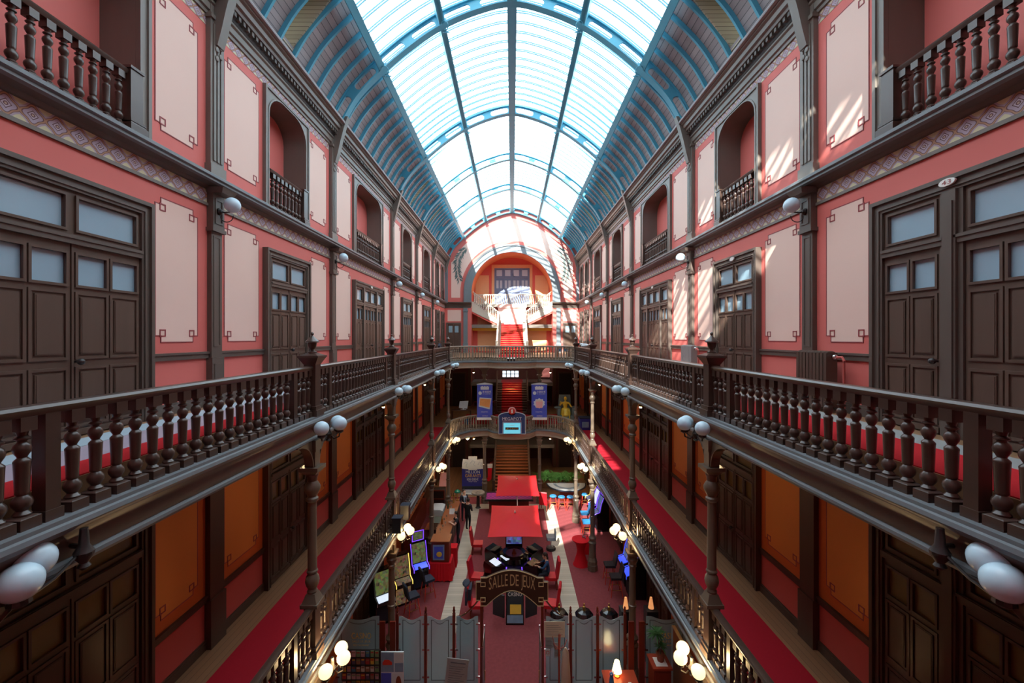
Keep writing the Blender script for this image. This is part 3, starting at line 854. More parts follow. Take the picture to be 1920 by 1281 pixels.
for sx, p in cpos:
    i = (PIL[:4]+[26.4]).index(p)
    la = 'slender turned column on the lower gallery railing, %s side, %s' % (SIDE[sx], onames[i])
    lg = 'ground floor column with thick base under the lower gallery, %s side, %s' % (SIDE[sx], onames[i])
    if first: c1.location = (sx*XR, p, -5.34); c1['label'] = la; c1['group'] = 'lower gallery columns'; g1.location = (sx*XR, p, ZG); g1['label'] = lg; g1['group'] = 'ground floor columns'; first = False
    else: dup(c1, (sx*XR, p, -5.34), 0, la, 'lower gallery columns'); dup(g1, (sx*XR, p, ZG), 0, lg, 'ground floor columns')
for sx in (-1, 1):
    dup(c1, (sx*1.92, 29.28, -5.34), math.pi/2, 'column carrying the cross gallery behind the %s blue hanging banner' % SIDE[sx], 'lower gallery columns')
    dup(g1, (sx*1.92, 29.5, ZG), math.pi/2, 'ground floor column beside the foot of the stair, %s side' % SIDE[sx], 'ground floor columns')

# ================================================================== globe lamps
GM = {}
def globe_mesh(on, r):
    q = (on, r)
    if q not in GM:
        b = MB(); b.use(0).sphere((0, 0, 0), r, 20, 14)
        GM[q] = b.mesh('globe', ['globe_on' if on else 'globe_off'], 60)
    return GM[q]
def globe_cluster(label, loc, sx, on, group, offs, r=0.13):
    t = thing('globe_lamp', label, 'lamp', loc, 0, group)
    b = MB()
    b.lathe([(.02, -.32), (.05, -.29), (.03, -.26), (.07, -.2), (.075, -.16), (.04, -.1), (.03, .05)], 10)
    b.tube([(sx*.34, 0, -.12), (sx*.2, 0, -.1), (0, 0, -.12)], .022, 6)
    b.build('bracket', ['iron'], t)
    for dx, dy, dz in offs:
        a = MB(); dx *= -sx
        a.tube([(0, 0, -.14), (dx*.5, dy*.5, -.27), (dx*.95, dy*.95, -.24+dz*.5), (dx, dy, dz-r-.03)], .014, 6)
        a.lathe([(.03, dz-r-.05), (.075, dz-r-.02), (.07, dz-r+.02)], 10, (dx, dy, 0))
        a.build('arm', ['iron'], t)
        link(globe_mesh(on, r), 'globe', t, (dx, dy, dz))
    if on:                  # the light the three globes give off
        l = bpy.data.lights.new('globe_light', 'POINT'); l.energy = 70; l.color = (1.0, .66, .32); l.shadow_soft_size = .12
        lo = bpy.data.objects.new('globe_light', l); COL.objects.link(lo); lo.parent = t; lo.location = (-sx*.02, -.02, -.02)
    return t
OFF3 = [(0.0, -0.30, 0.0), (0.22, 0.02, 0.03), (0.05, 0.32, 0.0)]
for sx in (-1, 1):
    for i, p in enumerate([3.78]+PIL[1:4]+[26.5]):
        nm = ['nearest the camera', 'first column along', 'second column along', 'third column along', 'far corner'][i]
        offs = OFF3 if i else [(-.02, -0.48, -0.16), (-.09, -0.32, -0.07)]
        globe_cluster('unlit white glass globe cluster under the upper gallery, %s side, %s' % (SIDE[sx], nm), (sx*(3.68 if i else 3.84), p, -1.76), sx, False, 'unlit globe clusters', offs, 0.14 if i else 0.145)
    for i, p in enumerate(PIL[1:4]+[26.5]):
        nm = ['first column along', 'second column along', 'third column along', 'far corner'][i]
        globe_cluster('glowing warm globe cluster under the lower gallery, %s side, %s' % (SIDE[sx], nm), (sx*3.6, p, -6.46), sx, True, 'lit globe clusters', OFF3)
    for i, p in enumerate(PIL[1:]):
        t = thing('wall_lamp', 'white globe wall lamp on the %s pilaster from the camera, %s wall' % (ORD[i], SIDE[sx]), 'lamp', (sx*(W-.13), p, 2.52), 0, 'globe wall lamps')
        b = MB(-sx)
        b.lathe([(.07, 0), (.07, .03), (.03, .06)], 10, M=Matrix.Rotation(math.pi/2, 4, 'Y'))
        b.tube([(.03, 0, 0), (.12, 0, -.02), (.2, 0, -.01), (.25, 0, .0)], .013, 6)
        b.tube([(.03, 0, -.02)]+[(.16+.13*math.cos(a), 0, -.08+.13*math.sin(a)) for a in [math.pi+i_*math.pi/8 for i_ in range(9)]], .009, 5)
        b.build('arm', ['iron'], t)
        b = MB(); b.lathe([(.04, -.13), (.075, -.11), (.07, -.08)], 10, (-sx*.27, 0, .12)); b.build('gallery_cup', ['iron'], t)
        link(globe_mesh(False, 0.15), 'globe', t, (-sx*.27, 0, .13))

# ================================================================== end wall and stair recess
AZ, AR = 4.0, 3.63
e = MB(); e.use(0)
vo = [vpt(i/4, 0.5) for i in range(25)]
outer = [(-W-.1, ZG), (-W-.1, 7.0)]+[(-x, z) for x, z in vo]+[(x, z) for x, z in vo[::-1]][1:]+[(W+.1, 7.0), (W+.1, ZG)]
open_ = [(AR, ZG), (AR, AZ)]+arc((0, AZ), AR, AR, 0, 180, 32)[1:-1]+[(-AR, AZ), (-AR, ZG)]
e.prism(outer+open_, 1, YE, YE+.25)
vi = [vpt(i/4, -0.45) for i in range(25)]
pin = [(4.62, 3.55), (4.62, AZ)]+arc((0, AZ), 4.62, 4.62, 0, 180, 32)[1:-1]+[(-4.62, AZ), (-4.62, 3.55)]
pout = [(-5.42, 3.55), (-5.42, 6.7)]+[(-x, z) for x, z in vi if x < 5.3]+[(x, z) for x, z in vi[::-1] if x < 5.3][1:]+[(5.42, 6.7), (5.42, 3.55)]
e.use(1).prism(pout+pin, 1, YE-.006, YE+.01)
for s in (-1, 1):
    x0, x1 = sorted((s*4.55, s*5.75))
    e.use(1).prism([(x0, 1.45), (x1, 1.45), (x1, 2.45), (x0, 2.45)], 1, YE-.006, YE+.01)
    # painted palm branch
    random.seed(3)
    stem = [(-4.05, 8.0), (-4.45, 7.65), (-4.78, 7.1), (-4.92, 6.4), (-4.85, 5.8), (-4.72, 5.2)]
    e.use(2)
    for i in range(30):
        u = i/29*(len(stem)-1.001); j = int(u); q = Vector(stem[j]).lerp(Vector(stem[j+1]), u-j)
        d = (Vector(stem[j+1])-Vector(stem[j])).normalized()
        for sd in (-1, 1):
            a = math.atan2(d.y, d.x)+sd*random.uniform(.5, 1.0); L = random.uniform(.38, .6); c, s_ = math.cos(a), math.sin(a)
            poly = [(q.x, q.y), (q.x+c*L*.5-s_*.06, q.y+s_*L*.5+c*.06), (q.x+c*L, q.y+s_*L), (q.x+c*L*.5+s_*.06, q.y+s_*L*.5-c*.06)]
            e.add([(s*-x, YE-.012-.0006*i, z) for x, z in poly], [(0, 1, 2, 3)])
mat('palm', sr(92, 106, 104), 0.6, 0.2)
ew = struct(e.build('wall_end', ['pink', 'panel', 'palm']))
a = MB()
ring = lambda r: [(r, 3.15), (r, AZ)]+arc((0, AZ), r, r, 0, 180, 32)[1:-1]+[(-r, AZ), (-r, 3.15)]
a.prism(ring(4.25)+ring(AR)[::-1], 1, YE-.14, YE)
a.prism(ring(4.30)+ring(4.16)[::-1], 1, YE-.19, YE-.14); a.prism(ring(3.75)+ring(AR-.03)[::-1], 1, YE-.19, YE-.14)
for s in (-1, 1):
    x0, x1 = sorted((s*3.95, s*4.32)); a.box(x0, x1, YE-.2, YE, Z2, 2.6); a.box(x0-.04, x1+.04, YE-.24, YE, 2.3, 2.4); a.box(x0-.04, x1+.04, YE-.24, YE, Z2, -.5)
    x0, x1 = sorted((s*5.72, s*6.0)); a.box(x0, x1, YE-.1, YE, 3.1, 6.9)
a.build('archivolt', ['grey_paint'], ew)
c = MB()
for s in (-1, 1):
    c.sx = s
    c.prism([(YE, 2.75), (YE-.06, 2.78), (YE-.1, 2.98), (YE-.26, 3.04), (YE-.28, 3.13), (YE, 3.18)], 0, 3.6, 6.0)
    c.prism([(YE, 2.62), (YE-.03, 2.62), (YE-.03, 2.9), (YE, 2.9)], 0, 3.66, 6.0)
c.build('cornice', ['trimdark'], ew)
# doors in the end wall beside the arch
for s in (-1, 1):
    door_no[0] += 1
    o = sroot('door_%d' % door_no[0]); xc = s*5.2
    f = MB(); f.prism(rect(xc-.66, xc+.66, Z2, 1.33), 1, YE-.1, YE, [rect(xc-.54, xc+.54, Z2-.01, 1.2)]); f.build('frame', ['trimdark'], o)
    for t in (-1, 1):
        x0, x1 = sorted((xc, xc+t*.54))
        l = MB(); l.prism(rect(x0+.005, x1-.005, Z2+.02, 1.2), 1, YE-.06, YE, [rect(x0+.1, x1-.1, .45, 1.05)])
        for z0, z1 in ((-1.15, -.5), (-.3, .3)): l.box(x0+.1, x1-.1, YE-.08, YE-.06, z0, z1)
        L = l.build('door_leaf', ['wooddoor'], o)
        g_ = MB(); g_.box(x0+.09, x1-.09, YE-.04, YE-.03, .44, 1.06); g_.build('pane', ['doorglass'], L)
# dark panelled walls of the two lower storeys beside the stairs
mat('maroon', sr(84, 34, 30), 0.55, 0.15)
mat('doorway', sr(26, 16, 16), 0.6, 0.1)
for s in (-1, 1):
    for z0, z1 in ((Z1, -2.1), (ZG, -6.9)):
        q = MB(s); q.use(0).box(AR, W, YE-.05, YE, z0, z1)
        q.use(1).box(4.2, 5.3, YE-.07, YE-.05, z0, z0+2.9)
        q.use(2).prism(rect(4.08, 5.42, z0, z0+3.02), 1, YE-.12, YE-.05, [rect(4.2, 5.3, z0-.01, z0+2.9)])
        for x in (3.66, 5.62): q.box(x, x+.26, YE-.14, YE-.05, z0, z1)
        q.build('stair_hall_panelling', ['maroon', 'doorway', 'woodlow'], ew)
# recess shell
r = MB()
r.use(0)
for s in (-1, 1):
    x0, x1 = sorted((s*AR, s*(AR+.15))); r.box(x0, x1, YE+.2, YR, ZG, AZ)
r.use(1).prism([(3.8, AZ)]+arc((0, AZ), 3.8, 3.8, 0, 180, 32)[1:]+arc((0, AZ), AR, AR, 180, 0, 32), 1, YE+.2, YR)
r.use(0)
hw = rect(-0.9, 0.62, -3.78, -3.2); hw2 = rect(-1.66, 1.66, 3.2, 6.65)
r.prism([(-AR-.1, ZG), (AR+.1, ZG), (AR+.1, AZ+.1)]+arc((0, AZ), 3.75, 3.75, 2, 178, 24)+[(-AR-.1, AZ+.1)], 1, YR, YR+.2, [hw])
r.use(2)
for s in (-1, 1):
    x0, x1 = sorted((s*2.2, s*3.5)); r.prism(rect(x0, x1, 3.2, 5.95), 1, YR-.006, YR+.01)
    x0, x1 = sorted((s*1.35, s*3.35)); r.prism([(x0, -1.2), (x1, -1.2), (x1, 2.6), (x0, 2.6)], 1, YR-.006, YR+.01)
for z0, z1 in ((Z1, -1.7), (ZG, -6.2)):
    r.use(3).prism(rect(-AR, AR, z0, z1), 1, YR-.04, YR-.002, [rect(-.96, .68, -3.84, -3.14)] if z0 == Z1 else [])
    for s in (-1, 1): r.box(*sorted((s*(AR-.03), s*AR)), YE+.2, YR, z0, z1)
struct(r.build('wall_stair_recess', ['endred', 'archorange', 'orangewall', 'maroon']))
w = sroot('window_1')
f = MB(); f.prism(rect(-1.95, 1.95, 3.0, 6.95), 1, YR-.08, YR, [rect(-1.62, 1.62, 2.99, 6.62)]); f.build('frame', ['orangewall'], w)
mat('bluegrey', sr(112, 122, 150), 0.5, 0.08)
mat('paleglass', sr(186, 188, 198), 0.25, 0.05)
f = MB()
f.box(-1.62, 1.62, YR-.04, YR-.01, 3.0, 6.62)
for i in range(5): x = -1.62+.81*i; f.box(x-.06, x+.06, YR-.10, YR-.01, 3.0, 6.62)
f.box(-1.62, 1.62, YR-.11, YR-.01, 5.62, 5.78); f.box(-1.62, 1.62, YR-.09, YR-.01, 6.5, 6.62); f.box(-1.62, 1.62, YR-.09, YR-.01, 4.3, 4.5)
sash = f.build('sash', ['bluegrey'], w)
for i in range(4):
    x = -1.62+.81*i
    g_ = MB(); g_.box(x+.14, x+.67, YR-.06, YR-.035, 5.86, 6.44); g_.box(x+.39, x+.42, YR-.07, YR-.03, 5.86, 6.44); g_.build('pane', ['paleglass'], sash)
    for d in (.12, .46): g_ = MB(); g_.box(x+d, x+d+.22, YR-.06, YR-.035, 4.7, 5.45); g_.build('pane', ['paleglass'], sash)
w = sroot('window_2')
f = MB(); f.prism(rect(-0.97, .69, -3.85, -3.13), 1, YR-.08, YR+.02, [rect(-.9, .62, -3.78, -3.2)])
for x in (-.55, -.14, .26): f.box(x-.05, x+.05, YR-.02, YR+.06, -3.78, -3.2)
f.box(-.9, .62, YR-.02, YR+.06, -3.52, -3.46); f.build('frame', ['trimdark'], w)
f = MB(); f.box(-.9, .62, YR+.02, YR+.03, -3.78, -3.2); f.build('pane', ['windowglass'], w)

# ================================================================== stairs
def flight(name, x0, x1, y0, y1, z0, z1, n, mats, runner=None):
    o = sroot(name)
    b = MB(); run = (y1-y0)/n; rise = (z1-z0)/n
    for i in range(n):
        b.use(0).box(x0, x1, y0+run*i, y1, z0+rise*i, z0+rise*(i+1)-.04); b.use(1).box(x0, x1, y0+run*i-.03, y0+run*(i+1), z0+rise*(i+1)-.04, z0+rise*(i+1))
    b.build('steps', mats[:2], o)
    if runner:
        c = MB(); m = (x0+x1)/2; hw_ = runner[0]
        for i in range(n):
            c.box(m-hw_, m+hw_, y0+run*i-.042, y0+run*(i+1)-.03, z0+rise*(i+1), z0+rise*(i+1)+.012)
            c.box(m-hw_, m+hw_, y0+run*i-.042, y0+run*i-.032, z0+rise*(i+1)-.05, z0+rise*(i+1)); c.box(m-hw_, m+hw_, y0+run*i-.012, y0+run*i-.002, z0+rise*i, z0+rise*(i+1)-.04)
        c.build('red_runner', [runner[1]], o)
        d = MB()
        for i in range(n): d.tube([(m-hw_, y0+run*i-.02, z0+rise*i+.02), (m+hw_, y0+run*i-.02, z0+rise*i+.02)], .011, 5)
        d.build('stair_rods', ['brass'], o)
    for x in (x0, x1):
        s_ = MB(); s_.prism([(y0-.25, z0), (y0-.25, z0+.2), (y1, z1+.22), (y1, z1-.5), (y0+.6, z0)], 0, x-.05, x+.05)
        s_.build('stringer', [mats[2]], o)
    return o
ZT2, ZT1, ZTG = 1.17, -4.0, -9.2
flight('stair_to_loggia_landing', -1.2, 1.2, 33.5, 38.0, Z2, ZT2, 14, ['stone', 'stone', 'stone'], (0.95, 'carpet'))
flight('stair_from_lower_gallery', -1.3, 1.3, 33.5, 37.5, Z1, ZT1, 13, ['wood', 'wood', 'wood'], (0.85, 'carpet'))
flight('stair_from_ground_floor', -1.35, 1.35, 31.0, 36.2, ZG, ZTG, 16, ['woodlow', 'barwood', 'woodlow'])
l = MB()
l.use(0).box(-AR, AR, 38.0, 39.2, ZT2-.3, ZT2); l.use(0).box(-AR, AR, 37.5, YR, ZT1-.3, ZT1); l.box(-AR, AR, 36.2, YR, ZTG-.3, ZTG)
l.use(1).box(-.98, .98, 37.96, 39.1, ZT2, ZT2+.012); l.use(2).box(-.98, .98, 37.5, 40.2, ZT1, ZT1+.012)
l.use(0).box(-AR, AR, 39.2, YR, 2.85, 3.1)
struct(l.build('floor_stair_landings', ['trim', 'carpet', 'carpet']))
for s in (-1, 1):                       # upper flights running sideways
    o = sroot('stair_side_flight'); n = 11
    b = MB(s)
    for i in range(n):
        x0 = 1.15+2.45*i/n; z = ZT2+(3.1-ZT2)*(i+1)/n
        b.box(x0, x0+2.45/n+.02, 38.06, 39.15, z-.2, z)
    b.build('steps', ['stone'], o)
    b = MB(s); b.prism([(1.0, ZT2-.1), (1.0, ZT2+.2), (AR, 3.3), (AR, 2.35)], 1, 37.98, 38.06); b.build('stringer', ['stone'], o)
    b = MB(s); b.prism([(1.05, ZT2-.15), (AR, 2.34), (AR, 2.2), (1.05, ZT2-.3)], 1, 38.02, 39.15); b.build('soffit', ['endred'], o)
    balustrade('sloping stair railing rising to the %s in the far arch' % SIDE[s], [(s*1.15, 38.02, ZT2+.22), (s*3.55, 38.02, 3.28)], 0.9, sp=0.2, newels=(0.0,), k=0.9, m='stone')
    balustrade('railing on the %s side of the red carpeted central stair' % SIDE[s], [(s*1.2, 33.4, Z2+.2), (s*1.2, 37.8, ZT2+.22)], 0.85, sp=0.22, newels=(0.0,), k=0.85, m='stone')
    balustrade('railing on the %s side of the middle stair above the lower gallery' % SIDE[s], [(s*1.3, 33.4, Z1+.2), (s*1.3, 37.4, ZT1+.22)], 0.85, sp=0.22, newels=(0.0,), k=0.85)
    balustrade('railing on the %s side of the wooden ground floor stair' % SIDE[s], [(s*1.35, 30.9, ZG+.2), (s*1.35, 36.1, ZTG+.22)], 0.85, sp=0.22, newels=(0.0,), k=0.85)
balustrade('straight balcony railing across the far arch below the blue window', [(-3.6, 39.26, 3.08), (3.6, 39.26, 3.08)], 0.95, sp=0.2, k=0.9, m='stone')
b = MB(); b.box(-AR, -1.3, 38.5, 38.75, 0.62, 0.9); b.box(1.3, AR, 38.5, 38.75, 0.62, 0.9)
b.use(1)
b.box(-AR, -1.3, 39.2, 39.3, Z2, 2.2); b.box(1.3, AR, 39.2, 39.3, Z2, 2.2)
for s in (-1, 1):
    b.use(2); x0, x1 = sorted((s*1.5, s*3.2)); b.box(x0, x1, 39.18, 39.2, Z2+.1, 2.1)
b.use(3); b.box(-1.3, 1.3, 39.16, 39.3, ZT2, 2.9); b.box(-1.35, 1.35, 39.1, 39.3, 2.75, 3.1)
struct(b.build('trim_under_stairs', ['gold', 'endred', 'orangewall', 'panel']))
# ================================================================== things in the hall
mat('redfab', sr(206, 24, 34), 0.6, 0.05, 3, spec=0.3)
mat('redchair', sr(196, 26, 36), 0.45, 0.06, 3)
mat('redcloth', sr(200, 22, 34), 0.8, 0.08, 6, spec=0.2)
mat('blackgloss', sr(20, 20, 24), 0.18, 0.1, spec=0.6)
mat('black', sr(28, 28, 32), 0.5, 0.1)
mat('leather_black', sr(36, 38, 44), 0.42, 0.1)
mat('blueseat', sr(40, 110, 160), 0.5, 0.08)
mat('redlegs', sr(206, 60, 44), 0.4, 0.08)
mat('redwood', sr(112, 42, 26), 0.35, 0.2, 5, stretch=(1, 1, .15))
mat('cherry', sr(160, 66, 44), 0.3, 0.12, 5)
mat('signbrown', sr(64, 40, 26), 0.5, 0.08)
mat('signgold', sr(208, 186, 138), 0.45, 0.05)
mat('royal', sr(44, 52, 140), 0.5, 0.06)
mat('royal_light', sr(70, 86, 190), 0.5, 0.2, 2.5)
mat('signblue', sr(44, 66, 112), 0.45, 0.06)
mat('pale', sr(206, 214, 218), 0.5, 0.05)
mat('pinkish', sr(230, 170, 170), 0.5, 0.05)
mat('orange_print', sr(222, 150, 84), 0.5, 0.15, 6)
mat('yellow_print', sr(226, 186, 70), 0.5, 0.1, 6)
mat('ad_dark', sr(38, 50, 56), 0.4, 0.2, 5)
mat('greyblue_print', sr(120, 146, 170), 0.5, 0.25, 6)
mat('cream', sr(214, 200, 176), 0.6, 0.06)
mat('stone_gold', sr(250, 204, 66), 0.45, 0.15, 6)
mat('throne', sr(120, 132, 128), 0.5, 0.1)
mat('foliage', sr(92, 156, 84), 0.6, 0.35, 5, spec=0.3)
mat('foliage_dark', sr(50, 100, 52), 0.55, 0.3, 6, spec=0.3)
mat('terracotta', sr(130, 62, 40), 0.6, 0.1)
mat('planterwood', sr(150, 110, 74), 0.6, 0.2, 6, stretch=(.2, 1, 3))
mat('skin', sr(222, 176, 152), 0.5, 0.04)
mat('navy', sr(30, 38, 56), 0.7, 0.08)
mat('darkcloth', sr(28, 30, 38), 0.75, 0.08)
mat('teal_jacket', sr(24, 70, 112), 0.6, 0.1)
mat('shirt', sr(188, 214, 228), 0.7, 0.03)
mat('hair', sr(44, 30, 24), 0.5, 0.15)
mat('shoe', sr(24, 20, 20), 0.35, 0.1)
mat('coat_beige', sr(190, 170, 150), 0.8, 0.08, 5, bump=.2)
mat('greenlamp', sr(20, 120, 92), 0.25, 0.05)
mat('crate', sr(86, 96, 88), 0.5, 0.1)
mat('paper', sr(200, 206, 206), 0.6, 0.04)
mat('inkgrey', sr(96, 100, 106), 0.6, 0.05)
mat('inkblack', sr(30, 30, 34), 0.6, 0.05)
mat('wheelgrey', sr(140, 128, 116), 0.5, 0.1)
emat('neon_violet', (0.20, 0.07, 0.9, 1), 1.3)
emat('neon_yellow', (1.0, 0.72, 0.14, 1), 1.2)
emat('neon_blue', (0.04, 0.09, 0.9, 1), 1.0)
emat('screen_white', (0.75, 0.85, 1.0, 1), 0.8)
emat('screen_cyan', (0.16, 0.62, 0.78, 1), 0.7)
emat('lampshade', (1.0, 0.78, 0.42, 1), 3.0)
emat('amber_shade', (1.0, 0.42, 0.16, 1), 0.6)
emat('bulb', (1.0, 0.72, 0.40, 1), 110.0)
emat('back_bar_glow', (1.0, 0.66, 0.32, 1), 2.2)
def screen_mat(name, scale, gain, hue=(0.9, 0.9, 0.9)):
    m, nt, b = newmat(name); N = nt.nodes.new; L = nt.links.new
    tc = N('ShaderNodeTexCoord'); v = N('ShaderNodeTexVoronoi'); v.inputs['Scale'].default_value = scale; v.distance = 'CHEBYCHEV'
    L(tc.outputs['Object'], v.inputs['Vector'])
    mx = N('ShaderNodeMix'); mx.data_type = 'RGBA'; mx.blend_type = 'MULTIPLY'; mx.inputs['Factor'].default_value = 1
    hs = N('ShaderNodeHueSaturation'); hs.inputs['Saturation'].default_value = .55; L(v.outputs['Color'], hs.inputs['Color']); L(hs.outputs[0], mx.inputs['A']); mx.inputs['B'].default_value = (*hue, 1)
    b.inputs['Base Color'].default_value = (.02, .02, .02, 1); L(mx.outputs['Result'], b.inputs['Emission Color']); b.inputs['Emission Strength'].default_value = gain
    return m
screen_mat('screen_game', 11, 0.16, (0.8, 0.9, 0.35)); screen_mat('screen_warm', 13, 0.16, (1.0, 0.6, 0.3)); screen_mat('screen_blue', 8, 0.4, (0.3, 0.4, 1.0))
m, nt, b_ = newmat('felt_pink')
ck = nt.nodes.new('ShaderNodeTexChecker'); ck.inputs['Scale'].default_value = 7; ck.inputs['Color1'].default_value = sr(190, 40, 130); ck.inputs['Color2'].default_value = sr(120, 40, 130)
tc = nt.nodes.new('ShaderNodeTexCoord'); nt.links.new(tc.outputs['Object'], ck.inputs['Vector']); nt.links.new(ck.outputs['Color'], b_.inputs['Base Color']); b_.inputs['Roughness'].default_value = .8
def T(loc, rz=0.0): return Matrix.Translation(loc) @ Matrix.Rotation(rz, 4, 'Z')

# ---- hanging bell lamps under the gallery arches
for lev, z, x in ((0, -2.42, 4.5), (1, -7.2, 4.6)):
    for sx in (-1, 1):
        for i, p in enumerate(PIL[:5]):
            if i == 0: continue
            t = thing('pendant_lamp', 'small bell lamp hanging behind the %s column of the %s storey, %s side' % (ORD[i], ['middle', 'ground'][lev], SIDE[sx]), 'lamp', (sx*x, p+.75, z), 0, 'small bell pendants')
            b = MB(); b.lathe([(.02, .36), (.02, .14), (.05, .12), (.07, .06), (.1, .0), (.095, .0), (.06, .06), (.0, .1)], 10, closed=False); b.build('bell', ['brass'], t)
            b = MB(); b.sphere((0, 0, -.0), .05, 10, 6); b.build('bulb', ['bulb'], t)

for sx in (-1, 1):
    for zz, yy, nm_ in ((-2.5, 30.2, 'upper cross gallery'), (-7.3, 30.4, 'lower cross gallery')):
        t = thing('pendant_lamp', 'small bulb lamp hanging under the %s, %s of the stair' % (nm_, SIDE[sx]), 'lamp', (sx*2.75, yy, zz), 0, 'small bell pendants')
        b = MB(); b.lathe([(.02, .44), (.02, .14), (.05, .12), (.07, .06), (.1, .0), (.095, .0), (.06, .06), (.0, .1)], 10, closed=False); b.build('bell', ['brass'], t); b = MB(); b.sphere((0, 0, 0), .055, 10, 6); b.build('bulb', ['bulb'], t)
for i in range(4):
    t = thing('downlight', 'tiny ceiling spot under the bowed lower gallery edge, %s from the left' % ORD[i], 'lamp', (-.42+.28*i, 28.9, -6.92), 0, 'tiny ceiling spots'); b = MB(); b.lathe([(.06, 0), (.06, .09)], 10); b.build('housing', ['brass'], t); b = MB(); b.sphere((0, 0, 0), .035, 8, 6); b.build('bulb', ['bulb'], t)
for lab, (x, y, z) in (('ceiling globe lamp above the middle stair of the lower gallery', (0, 35.5, -2.25)), ('ceiling globe lamp above the wooden ground floor stair', (0, 33.2, -7.25)), ('ceiling globe lamp above the fern planter', (3.4, 32, -7.3)), ('ceiling globe lamp above the blue poster board', (-3.2, 30.3, -7.2))):  # lamps added out of sight behind the gallery edge to brighten the far end
    t = thing('ceiling_lamp', lab, 'lamp', (x, y, z), 0, 'ceiling globe lamps'); b = MB(); b.lathe([(.1, .22), (.1, .25), (.03, .25)], 12); b.lathe([(.02, .12), (.02, .23)], 8); b.build('rose', ['brass'], t); link(globe_mesh(True, .15), 'globe', t); l = bpy.data.lights.new('globe_light', 'POINT'); l.energy = 130; l.color = (1.0, .82, .6); l.shadow_soft_size = .15; lo = bpy.data.objects.new('globe_light', l); COL.objects.link(lo); lo.parent = t; lo.location = (0, 0, -.2)
# ---- signs on the galleries
t = thing('arched_sign', 'brown arched sign with gold art deco letters reading SALLE DE JEUX over the entrance', 'sign', (0, 13.9, ZG))
M = Matrix.Translation((0, 0, -ZG))
def arch_out(e=0.0):
    top = [(1.19-e, -8.03-e), (1.19-e, -8.66+e), (1.02-e*.2, -8.66+e), (1.02-e*.6, -8.86+e)]
    R = [(x, z) for x, z in [(1.19-e, -8.66+e), (1.19-e, -8.04-e), (1.04-e, -8.04-e), (1.04-e, -7.90-e), (.84, -7.90-e)]]
    arc_t = [(.84-1.68*i/14, -7.90-e+.25*math.sin(math.pi*i/14)) for i in range(1, 14)]
    arc_b = [(-.85+1.70*i/14, -8.84+e+.50*math.sin(math.pi*i/14)) for i in range(0, 15)]
    return [(1.04-e, -8.84+e), (1.04-e, -8.66+e)]+R+arc_t+[(-x, z) for x, z in R[::-1]]+[(-1.04+e, -8.66+e), (-1.04+e, -8.84+e)]+arc_b
b = MB(M=M); b.prism(arch_out(), 1, -.04, .04); b.build('board', ['signbrown'], t)
b = MB(M=M); b.prism(arch_out(), 1, -.055, -.03, [arch_out(.022)])
for x0 in (-1.04, .87):
    for z0 in (-8.20, -8.70): b.prism(rect(x0, x0+.17, z0, z0+.15), 1, -.06, -.04, [rect(x0+.022, x0+.148, z0+.022, z0+.128)])
b.build('gold_border', ['signgold'], t)
b = MB(M=M)
text(b, 'SALLE', -.76, -.14, 0, 1, -.052, lambda X, Z: (X, -8.50+.34*math.cos(X*1.25)+.40*Z-.0), .10)
text(b, 'DE', -.06, .22, 0, 1, -.052, lambda X, Z: (X, -8.50+.34*math.cos(X*1.25)+.38*Z), .10)
text(b, 'JEUX', .30, .76, 0, 1, -.052, lambda X, Z: (X, -8.50+.34*math.cos(X*1.25)+.40*Z), .10)
b.build('lettering', ['signgold'], t, 0)
for s in (-1, 1):
    b = MB(); x = s*1.0
    b.box(x-.045, x+.045, -.045, .045, 0, 2.95); b.build('post', ['redwood'], t)
    b = MB(); b.tube([(s*(1.05+.76*q), .05, 2.93-.62*math.sin(q*math.pi/2)) for q in [i/10 for i in range(11)]], .028, 8); b.build('curved_rod', ['chrome'], t)

t = thing('jackpot_sign', 'dark blue MEGAPOT sign with round medallion and screen on the bowed gallery railing', 'sign', (0, 28.02, -6.42))
def mp(e=0): return [(-.9+e, 0+e), (.9-e, 0+e), (.9-e, 1.22-e*.6)]+[(.9*math.cos(math.pi*i/12)*(1-e/.9), 1.22+.26*math.sin(math.pi*i/12)-e) for i in range(1, 12)]+[(-.9+e, 1.22-e*.6)]
b = MB(); b.prism(mp(), 1, -.05, .05); b.build('board', ['signblue'], t)
b = MB(); b.prism(mp(), 1, -.065, -.045, [mp(.035)]); b.prism(rect(-.62, .62, 0.02, .80), 1, -.065, -.045, [rect(-.59, .59, 0.0, .77)]); b.build('white_outline', ['pale'], t)
b = MB(); text(b, 'MEGAPOT', -.64, .64, .93, 1.12, -.056, None, .10); b.build('lettering', ['white'], t, 0)
b = MB(); b.box(-.64, .64, -.06, -.05, .86, .885); b.build('underline', ['pinkish'], t)
b = MB(); b.box(-.56, .56, -.07, -.05, .05, .74); b.build('screen', ['screen_cyan'], t)
b = MB(); b.box(-.44, .44, -.075, -.07, .30, .46); b.build('screen_caption', ['inkblack'], t); b = MB(); text(b, 'JACKPOTS', -.38, .38, .33, .43, -.077, None, .12); text(b, 'CASINO', -.2, .2, .55, .64, -.077, None, .12); b.build('screen_text', ['yellow_print'], t, 0)
b = MB(); b.lathe([(.27, -.07), (.27, .05)], 24, (0, 0, 1.52), M=Matrix.Rotation(math.pi/2, 4, 'X')); med = b.build('medallion', ['pinkish'], t)
b = MB(); b.lathe([(.21, .071), (.21, .09)], 24, (0, 0, 1.52), M=Matrix.Rotation(math.pi/2, 4, 'X')); b.build('medallion_disc', ['redlegs'], med)
b = MB(); b.prism([(-.05, 1.40), (.05, 1.40), (.05, 1.66), (-.01, 1.66), (-.07, 1.58), (-.04, 1.56), (-.03, 1.58)], 1, -.105, -.092); b.build('numeral', ['white'], med)
